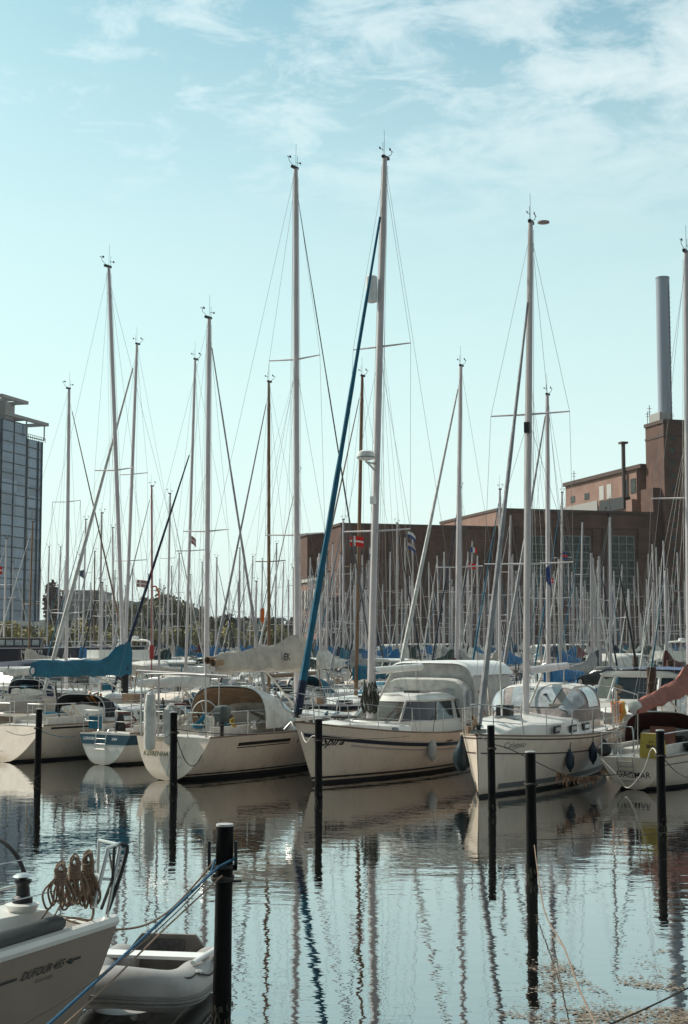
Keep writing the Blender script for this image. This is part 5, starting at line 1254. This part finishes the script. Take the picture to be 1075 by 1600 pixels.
RED_, WHT_, BLU_ = ('red', (.62, .02, .015)), ('white', (.72, .70, .68)), ('blue', (.02, .05, .20))
flag(547, 837, 52.4, .50, .38, [RED_, WHT_], 'red flag with a white cross beside the dark wooden mast')
flag(637, 830, 100, .55, .42, [WHT_, BLU_], 'pale pennant, upper of two left of the pale sloping genoa', pat='rows', droop=.9)
flag(637, 848, 100, .55, .42, [('pale_pink', (.5, .38, .36)), BLU_], 'pale pinkish pennant, lower of two left of the pale sloping genoa', pat='rows', droop=.9)
flag(735, 855, 80, .38, .3, [BLU_, WHT_, RED_], 'blue, white and red striped flag right of the maroon covered yacht mast', pat='bars')
flag(732, 880, 80, .42, .3, [RED_, WHT_], 'small red flag with a white cross below the striped flag')
flag(577, 856, 60, .22, .5, [WHT_, BLU_], 'white and blue pennant just left of the tallest mast', pat='rows')
flag(295, 836, 58, .30, .32, [('dusty_pink', (.40, .18, .17)), WHT_], 'dusty pink flag left of the thick mast', droop=.6)
flag(214, 906, 60, .42, .30, [('dusty_pink', (.4, .18, .17)), WHT_], 'pinkish flag with a pale cross left of the red stay')
flag(853, 887, 49.8, .18, .48, [BLU_, BLU_], 'blue pennant on the mast left of the second tall window', pat='pennant')
flag(857, 903, 49.8, .18, .16, [RED_, WHT_], 'tiny red and white flag just below the blue pennant')
flag(879, 862, 90, .30, .5, [BLU_, RED_, BLU_], 'dark blue and red flag before the second tall window', pat='rows')
flag(125, 892, 80, .22, .30, [('slate', (.10, .13, .17)), WHT_], 'slate coloured pennant between the first two thick masts', pat='pennant')
flag(-4, 884, 90, .32, .5, [RED_, WHT_], 'red flag at the very left edge of the photo')
flag(407, 952, 100, .28, .8, [('orange', (.70, .14, .02)), WHT_], 'orange flag strip left of the brown wooden mast foot', pat='pennant', droop=.3)
e = MB().tube(spline([P(238, 917, 54), P(243, 916, 54), P(246, 921, 54), P(248, 928, 54), P(249, 936, 54)], 3), [.06, .10, .10, .1, .1, .1, .1, .1, .1, .09, .08, .07, .05], 6, asp=.3)
tag(e.build('pennant', mat('orange_red_cloth', (.62, .12, .04), .8)), 'orange red streamer fluttering from the red stay', 'pennant')
g = MB(); g.tube([P(237, 760, 54), P(237, 1060, 54)], .022, 5); g.tube([P(237, 1008, 54), P(237, 1030, 54)], .09, 8)
tag(g.build('red_stay', mat('red_line', (.35, .03, .03), .6)), 'thin red upright stay beside the navy furled genoa', 'stay')
# ================================================================== FOREGROUND
L = 11.6; hd = TO; c0 = P(183, 1433, 11.5)
# stern port corner at that point: port is to the right of the picture for a bow pointing towards the left-near
tmpB = 3.5; tw = .80
pc = V((c0.x, c0.y, 0)) - V((.857, -.515, 0)) * (tmpB / 2 * tw)
Gb = Boat('sailing_yacht', 'large cream hulled yacht in the lower left corner with coiled ropes on its stern rail', 'sailing yacht', boat_at_stern(pc, hd, L), hd, 'yachts at the near quay',
          L=L, B=tmpB, lod=0, fs=1.17, fm=1.17, fb=1.4, tw=tw, rs=.16, zks=-.08, em=.17, hull=mat('warm_grey_gelcoat', (.25, .19, .145), .33, var=.08, scale=1.2), cab=(.5, .85, .4))
Gb.railm = GEL
Gb.cabin(wins=2); g = MB()
x0 = -L / 2
# rounded rail moulding and dark cushion along the coaming
for sg in (1, -1):
    pts = [Gb.S(t, Gb.zs(t)) for t in [i / 20 for i in range(20)]]
    g.tube([V((p.x, sg * (p.y - .03), p.z + .02)) for p in pts], .05, 8)
g.build('rail_moulding', GEL, Gb.r)
g = MB()
pts = [Gb.S(t, Gb.zs(t)) for t in (.052, .058, .09, .14, .2, .34)]
g.tube([V((p.x, p.y - .09, p.z + .11)) for p in pts], [.03, .075, .08, .08, .08, .08], 10, asp=.8); g.build('side_cushion', mat('dark_rail_pad', (.045, .045, .045), .6), Gb.r)
# coaming and helm seat blocks
def wedge(pts, z0, z1, nm, m=GEL): MB().prism(pts, z0, z1).build(nm, m, Gb.r, smooth=False)
g = MB(); secs = []
for x, w0, h_ in ((x0 + .34, .0, .01), (x0 + .60, .0, .20), (x0 + 2.2, .0, .24), (x0 + 6, 0, .32)):
    z = 1.15; yo = min(1.26, Gb.b((x - x0) / L) - .10); secs.append([V((x - .06, yo, z)), V((x, yo - .05, z + h_)), V((x, yo - .40, z + h_ + .015)), V((x - .04, yo - .55, z))])
g.loft(secs); g.build('coaming', GEL, Gb.r)
MB().prism([(x0 + .25, -1.2), (x0 + .95, -1.2), (x0 + .95, 1.2), (x0 + .25, 1.2)], 1.02, 1.22).build('stern_seat', GEL, Gb.r, smooth=False)
wq = Gb.inv(P(35, 1412, 10.99)); Gb.winch(wq.x, wq.y, wq.z, .9, BLACK); Gb.winch(wq.x + .9, 1.10, 1.52, .9, BLACK)
MB().lathe([(.045, 0), (.078, .01), (.045, .03)], (wq.x, wq.y, wq.z + .195), 14).build('winch_top', STEEL, Gb.r)
MB().lathe([(.10, -.06), (.13, 0), (.10, .01)], (wq.x, wq.y, wq.z), 16).build('winch_base', GEL, Gb.r)
g = MB(); wc = Gb.inv(P(-22, 1395, 12.1)); cz = wc.z; cx = wc.x; yw = wc.y; rad = .47
g.tube([V((cx, yw + rad * math.cos(a), cz + rad * math.sin(a))) for a in [2 * math.pi * i / 40 for i in range(40)]], .019, 8, closed=True); wr = g.build('steering_wheel', BLACK, Gb.r)
g = MB()
for i in range(6):
    a = i * math.pi / 3 + .25; g.tube([V((cx, yw, cz)), V((cx, yw + rad * math.cos(a), cz + rad * math.sin(a)))], .011, 6)
g.build('wheel_spoke', STEEL, wr); MB().box((cx + .2, yw, 1.38), (.3, .3, .75)).build('pedestal', GEL, Gb.r, smooth=False)
# stern rail (pushpit): tall bent frame at the corner
g = MB(); q = Gb.S(0.01, Gb.zs(0)); yc = q.y - .08; r = .0135; z0 = 1.18; hh = .66
I_ = lambda px, py, Y: Gb.inv(P(px, py, Y))
q1, q2, q3, q4, q5, q6 = I_(167, 1430, 11.42), I_(188, 1320, 11.62), I_(169, 1325, 11.35), I_(146, 1418, 11.12), I_(155, 1313, 11.95), I_(150, 1418, 11.9)
g.tube(spline([q1, q1.lerp(q2, .93), q2 + V((0, -.02, 0)), q3.lerp(q2, .15), q3, q3.lerp(q4, .15), q4], 3), r * 1.25, 8); g.tube(spline([q2, q5.lerp(q2, .1), q5, q5.lerp(q6, .15), q6], 3), r, 7)
g.tube([q1.lerp(q2, .5), q4.lerp(q3, .48), q6.lerp(q5, .5)], r * .85, 6); g.tube([q3, q1.lerp(q2, .5)], r * .8, 6)
g.build('pushpit', STEEL, Gb.r)
g = MB(); g.tube(spline([q2, q2 + V((-.05, .03, -.02)), q2.lerp(q1, .3) + V((-.05, .03, 0)), q2.lerp(q1, .6) + V((-.03, .02, 0)), q1.lerp(q2, .05)], 4), .017, 6); g.tube([q3.lerp(q2, .5), q3.lerp(q2, .4) + V((0, 0, -.25)), q6.lerp(q1, .5) + V((0, 0, .02))], .013, 6)
g.build('rail_strap', BLACK, Gb.r)
g = MB()
for y_ in (yc + .02,):
    for hgt in (.62, .34): g.tube([V((x0 + .36, y_, z0 + hgt)), V((x0 + 2.7, yc + .17, z0 + hgt)), V((x0 + 5.2, yc + .3, z0 + hgt))], .004, 5)
g.build('lifeline', STEEL, Gb.r); MB().tube([V((x0 + 2.7, yc + .17, z0)), V((x0 + 2.7, yc + .17, z0 + .64))], .013, 6).build('stanchion', STEEL, Gb.r)
g = MB(); c_ = V((x0 + .85, yc + .0, 1.22)); g.box(c_, (.22, .03, .02)); g.box(c_ + V((0, 0, -.02)), (.06, .05, .04)); g.build('cleat', STEEL, Gb.r, smooth=False)
tq = lambda s_: Gb.t_of(x0 + s_, .985)
Gb.ribbon(tq(.42), tq(.60), lambda t: .975, lambda t: .993, BLACK, 'side_stripe', (1,)); Gb.ribbon(tq(1.20), tq(3.5), lambda t: .975, lambda t: .993, BLACK, 'side_stripe', (1,))
Gb.side_text('DUFOUR 455', x0 + .90, .984, .088, 1, BLACK, shear=.45, bold=.0012); Gb.side_text('Grand Large', x0 + .86, .915, .042, 1, BLACK, shear=.3, bold=0, name='maker_lettering')
g = MB(); q = Gb.S(.055, .90); g.lathe([(.0, 0), (.022, 0), (.022, .01)], V((x0 + .55, Gb.S(Gb.t_of(x0 + .55, .98), .98).y + .002, .98)), 10, Matrix.Rotation(-math.pi / 2, 3, 'X')); g.build('side_fitting', BLACK, Gb.r)
# ---- rope hanks hung on the lifeline
def toW(p): return Gb.loc + Matrix.Rotation(Gb.rz, 3, 'Z') @ V(p)
def hank(px, py, Y, hgt, wd, seed, label, n=7, r=.0082):
    rn = random.Random(seed); c = P(px, py, Y); e = empty('coiled_rope', c, 0, label, 'rope', 'coiled ropes on the lifeline')
    g = MB(); 
    for k in range(n):
        sp = wd * (k / (n - 1) - .5); dep = rn.uniform(-.03, .03); l = hgt * rn.uniform(.82, 1.02)
        w1 = wd * rn.uniform(.22, .36); sx = sp * .9
        pts = [V((rn.uniform(-.01, .01), dep * .4, -.02 * hgt)), V((-.028 + sp * .10, dep, -.12 * hgt)), V((-.02 + sp * .15, dep, -.30 * hgt)), V((sx - w1 * .5, dep * 1.5, -.62 * l)), V((sx - w1 * .22, dep * 1.5, -.93 * l)), V((sx + w1 * .12, -dep, -1.0 * l)),
               V((sx + w1 * .5, -dep, -.84 * l)), V((sx * .7 + w1 * .3, -dep, -.55 * l)), V((.02 + sp * .15, -dep, -.30 * hgt)), V((.03 + sp * .1, -dep, -.13 * hgt))]
        g.tube(spline(pts + [pts[0]], 4)[:-1], r, 6, closed=True)
    g.build('loop', ROPET, e)
    g = MB()
    for k in range(6): z = -.20 * hgt - k * r * 2.0; g.tube([V((.042 * math.cos(a), .036 * math.sin(a), z + .006 * math.sin(a))) for a in [2 * math.pi * i / 14 for i in range(14)]], r, 6, closed=True)
    g.tube(spline([V((.02, 0, -.22 * hgt)), V((.03, 0, -.05 * hgt)), V((.0, .03, .012)), V((-.03, 0, -.05 * hgt)), V((-.03, 0, -.2 * hgt))], 4), r, 6)
    g.build('wrapping', ROPET, e)
hank(95, 1349, 10.9, .34, .20, 1, 'leftmost and smallest tan rope hank on the stern lifeline', 7)
hank(117, 1338, 11.05, .37, .19, 2, 'middle tan rope hank of the three on the stern lifeline', 8)
hank(138, 1332, 11.2, .42, .17, 3, 'rightmost and fullest dark tan rope hank on the stern lifeline', 11, .0105)
# ---- ropes
def rope(pts, r, m, label, name='mooring_rope', grp='mooring ropes'): return tag(MB().tube(pts, r, 6).build(name, m), label, 'rope', grp)
A_ = P(338, 1342, 12.75); 
cl = P(118, 1440, 11.2)
rope(spline([P(100, 1436, 11.0), P(118, 1442, 11.15), P(150, 1449, 11.4), P(190, 1452, 11.7), P(230, 1444, 12.0), P(268, 1420, 12.3), P(308, 1378, 12.6), P(334, 1346, 12.75)], 5), .009, ROPET, 'tan mooring rope sagging from the stern cleat to the big foreground pile')
rope([P(368, 1341, 12.75), P(341, 1355, 12.7), P(318, 1376, 12.4), P(250, 1441, 11.2), P(170, 1515, 9.9), P(70, 1606, 8.8)], .0125, ROPEB, 'bright blue mooring rope running down left from the big foreground pile')
rope([P(336, 1343, 12.78), P(330, 1362, 12.6), P(321, 1374, 12.45), P(300, 1392, 12.0)], .010, ROPEB, 'short blue tail looped on the left horn of the big foreground pile')
rope([P(347, 1368, 12.7), P(320, 1393, 12.3), P(250, 1458, 11.0), P(180, 1528, 9.9), P(95, 1606, 8.9)], .007, ROPET, 'thin tan rope just below the blue mooring rope')
rope(sag(P(322, 1377, 12.5), P(0, 1620, 7.6), .10), .005, ROPED, 'thin dark line above the blue mooring rope')
rope(sag(P(46, 1455, 10.7), P(84, 1408, 11), .02), .006, ROPET, 'thin tan line from the left rope hank to the deck')
rope(spline([P(40, 1458, 10.6), P(72, 1450, 10.8), P(96, 1410, 11.05)], 5), .006, ROPET, 'second tan line from the rope hanks to the deck')
rope(spline([P(143, 1400, 11.15), P(146, 1425, 11.2), P(140, 1438, 11.25), P(122, 1435, 11.2), P(104, 1434, 11.1)], 5), .010, ROPET, 'tan rope tail falling from the fullest hank to the cleat')
# front row lines
def pt_pile(px, Y, z): q = P(px, 1000, Y); return V((q.x, Y, z))
rope(sag(pt_pile(273, 32.4, 1.35), P(240, 1147, 34.8), .12), .011, ROPED, 'dark line from the pile to the wide white stern')
rope(sag(pt_pile(275, 32.4, 1.35), P(325, 1150, 35.2), .75), .011, ROPED, 'dark drooping loop right of the pile at the wide white stern')
rope(sag(pt_pile(273, 32.4, 1.4), P(470, 1142, 33.6), .10), .009, ROPED, 'dark taut line from the stern pile towards the pilothouse bow')
rope(spline([pt_pile(498, 30.4, 1.35), P(488, 1150, 31.2), P(478, 1160, 32), P(470, 1142, 33.3)], 5), .012, ROPEW, 'white rope knotted on the pile before the pilothouse bow')
rope(sag(pt_pile(498, 30.4, 1.35), P(640, 1150, 34.4), .05), .008, ROPET, 'tan line from the pile along the side of the pilothouse yacht')
rope(sag(pt_pile(62, 34.6, 1.25), P(118, 1150, 39), .08), .010, mat('teal_rope', (.02, .12, .14), .8), 'teal line from the leftmost pile')
rope(sag(pt_pile(62, 34.6, 1.2), P(10, 1142, 40), .1), .009, ROPED, 'dark line from the leftmost pile to the far left yacht')
rope(sag(pt_pile(766, 28.4, 1.35), P(742, 1142, 31.2), .02), .011, ROPED, 'dark line from the pile to the bow with the clear sprayhood')
wl = [pt_pile(768, 28.4, 1.35), P(800, 1172, 28.9), P(872, 1207, 30.0), P(900, 1214, 30.6), P(935, 1212, 31.5), P(1000, 1208, 32.2)]
rope(spline(wl, 6), .010, ROPED, 'low weedy line hanging between the pile and the low right yacht')
g = MB(); rn = random.Random(4); ln_ = spline(wl[2:5], 12)
for k in range(120):
    q = ln_[int(rn.random() ** .9 * (len(ln_) - 1))]; d_ = rn.uniform(.01, .16) * (1 if rn.random() < .75 else 1.6)
    a = q + V((rn.uniform(-.05, .05), rn.uniform(-.03, .03), 0)); g.tube([a, a + V((rn.uniform(-.04, .04), 0, -d_ * .5)), a + V((rn.uniform(-.05, .05), 0, -d_))], .009, 4)
tag(g.build('seaweed', mat('orange_brown_weed', (.14, .065, .025), .7, var=.35, scale=12)), 'orange brown seaweed clinging to the low line', 'seaweed')
rope(spline([pt_pile(1024, 26.1, 1.32), P(1018, 1170, 27.2), P(1005, 1205, 30), P(981, 1231, 32.2), P(965, 1212, 32.4), P(940, 1186, 32.7)], 6), .013, ROPEW, 'white rope drooping in a V over the right yacht stern')
rope(sag(pt_pile(1030, 26.1, 1.32), P(1085, 1215, 25.5), .12), .010, ROPED, 'dark line from the right pile out of the picture')
rope(sag(V((2.72, 20.7, .55)), P(1090, 1296, 25), .03), .006, ROPED, 'thin line just above the water right of the lone pile')
rope(spline([V((2.72, 20.7, .5)), P(850, 1420, 17.5), P(880, 1478, 15), P(905, 1545, 12.6), P(935, 1610, 11)], 6), .008, ROPET, 'tan line running from the lone pile down to the lower right')
rope(sag(P(880, 1478, 15), P(838, 1435, 20), .02), .006, ROPET, 'short branch of the tan line near the lone pile')
rope(sag(P(940, 1606, 11.5), P(1090, 1536, 12), .01), .008, ROPED, 'dark line crossing the lower right corner')
# ---- inflatable dinghy
dc = P(230, 1515, 13.75); dc.z = 0
dg = empty('inflatable_dinghy', dc, R(-99), 'grey inflatable dinghy with a white bench, afloat behind the big pile', 'dinghy')
g = MB(); Ld, Bd, rt = 1.9, 1.26, .18; hw = Bd / 2 - rt
cl_ = [V((-Ld / 2, hw, .0)), V((-Ld / 2 + .4, hw, 0)), V((0, hw, 0)), V((.35, hw, .015)), V((.68, hw * .86, .06)), V((.90, hw * .52, .12)), V((.97, 0, .15))]
cl_ = cl_ + [V((q.x, -q.y, q.z)) for q in cl_[-2::-1]]; path = [q + V((0, 0, .22)) for q in spline(cl_, 5)]; n_ = len(path)
rr_ = [rt * min(1, .35 + .65 * min(1, min(i, n_ - 1 - i) / 4)) for i in range(n_)]
g.tube(path, rr_, 20); g.build('tube', PVC, dg)
g = MB()
for k, (dz, rr2) in enumerate(((-.075, .018), (-.115, .014), (-.035, .010))):
    pts = []
    for i, q in enumerate(path[2:-2]):
        a, b_ = path[i + 1], path[i + 3]; t_ = (b_ - a).normalized(); nrm = V((-t_.y, t_.x, 0)).normalized(); ro = rt + .004
        out = nrm if (q + nrm).length > q.length else -nrm
        pts.append(q + out * math.sqrt(max(.001, ro * ro - dz * dz)) + V((0, 0, dz)))
    g.tube(pts, rr2, 6)
g.build('rubbing_strake', mat('light_strake', (.20, .19, .18), .6), dg)
MB().loft([[V((q.x, q.y * .8, .13)) for q in path[4:-4]], [V((q.x * .3, q.y * .25, .09)) for q in path[4:-4]]]).build('floor', PVC, dg)
g = MB(); x_ = -Ld / 2 + .22; w_ = hw - .07; g.loft([[V((x_ + a, y, z)) for y, z in ((-w_, .12), (-w_, .36), (-w_ * .72, .49), (w_ * .72, .49), (w_, .36), (w_, .12))] for a in (-.022, .022)], closed=True, cap=True); tb_ = g.build('transom_board', mat('transom_grey', (.20, .17, .15), .6), dg, smooth=False)
MB().box((-Ld / 2 + .25, -.0, .36), (.012, .34, .17)).build('motor_pad', mat('pad_grey', (.10, .09, .085), .7, var=.2, scale=25), tb_, smooth=False)
MB().box((-.18, 0, .40), (.22, hw * 2 + .1, .03)).build('bench', WHITEP, dg, smooth=False)
g = MB()
for sg in (1, -1):
    g.tube(spline([V((-.3, sg * (hw + .14), .36)), V((-.1, sg * (hw + .19), .32)), V((.15, sg * (hw + .19), .31)), V((.35, sg * (hw + .14), .37))], 4), .010, 5)
    g.tube(spline([V((.35, sg * (hw + .12), .37)), V((.6, sg * (hw + .1), .38)), V((.82, sg * (hw - .12), .46))], 4), .010, 5)
g.build('grab_line', ROPED, dg)
g = MB()
for sg in (1, -1):
    if sg > 0: g.tube([V((-.45, sg * (hw + .10), .42)), V((.22, sg * (hw + .05), .43))], .024, 8)
g.build('oar', WHITEP, dg, smooth=False)
g = MB()
for x, y in ((.30, hw + .13), (.30, -hw - .13), (-.3, hw + .15), (-.3, -hw - .15)): MB().lathe([(.05, 0), (.045, .015), (.02, .03)], (x, y, .36), 10).build('rope_patch', GREYC, dg)
# ---- floating scum and leaves, lower right
def scum_patch(): pass
g = MB(); rn = random.Random(8)
areas = [(880, 1515, 55, 16, 500), (870, 1480, 22, 5, 90), (1000, 1545, 70, 18, 800), (1060, 1500, 60, 20, 500), (930, 1590, 110, 22, 1400), (1050, 1590, 60, 25, 900), (800, 1592, 30, 10, 160), (1035, 1462, 40, 6, 160), (985, 1455, 20, 3, 40), (860, 1545, 40, 8, 150), (905, 1535, 70, 6, 160)]
for ax, ay, sx, sy, n in areas:
    for _ in range(int(n * 1.25)):
        px, py = rn.gauss(ax, sx * .55), rn.gauss(ay, sy * .55)
        if py < 1440: continue
        q = G(px, py, .006)
        if mnoise.noise(V((q.x * 1.7, q.y * 1.1, 1.5))) < .04: continue
        s_ = rn.uniform(.005, .022); a = rn.uniform(0, 3.14); k = rn.uniform(.25, .8)
        g.quad(*[q + V((s_ * math.cos(a + t_) , s_ * k * math.sin(a + t_), rn.uniform(0, .004))) for t_ in (0, 1.2, 2.2, 3.3, 4.4, 5.3)])
tag(g.build('floating_scum', mat('floating_scum', (.30, .23, .17), .8, var=.35, scale=9), smooth=False), kind='stuff', label='tan scum and leaf litter floating in the lower right', cat='floating litter')
# ================================================================== HAZE
hm = bpy.data.materials.new('haze'); hm.use_nodes = True; t = hm.node_tree; t.nodes.clear()
pv = N(t, 'ShaderNodeVolumePrincipled'); pv.inputs['Color'].default_value = (.80, .86, .88, 1); pv.inputs['Density'].default_value = .00010; pv.inputs['Anisotropy'].default_value = .3
ho = N(t, 'ShaderNodeOutputMaterial'); t.links.new(pv.outputs[0], ho.inputs['Volume'])
g = MB(); g.box((0, 1250, 39), (3100, 2800, 82)); tag(g.build('haze', hm, smooth=False), kind='stuff', label='thin pale haze over the harbour', cat='haze')
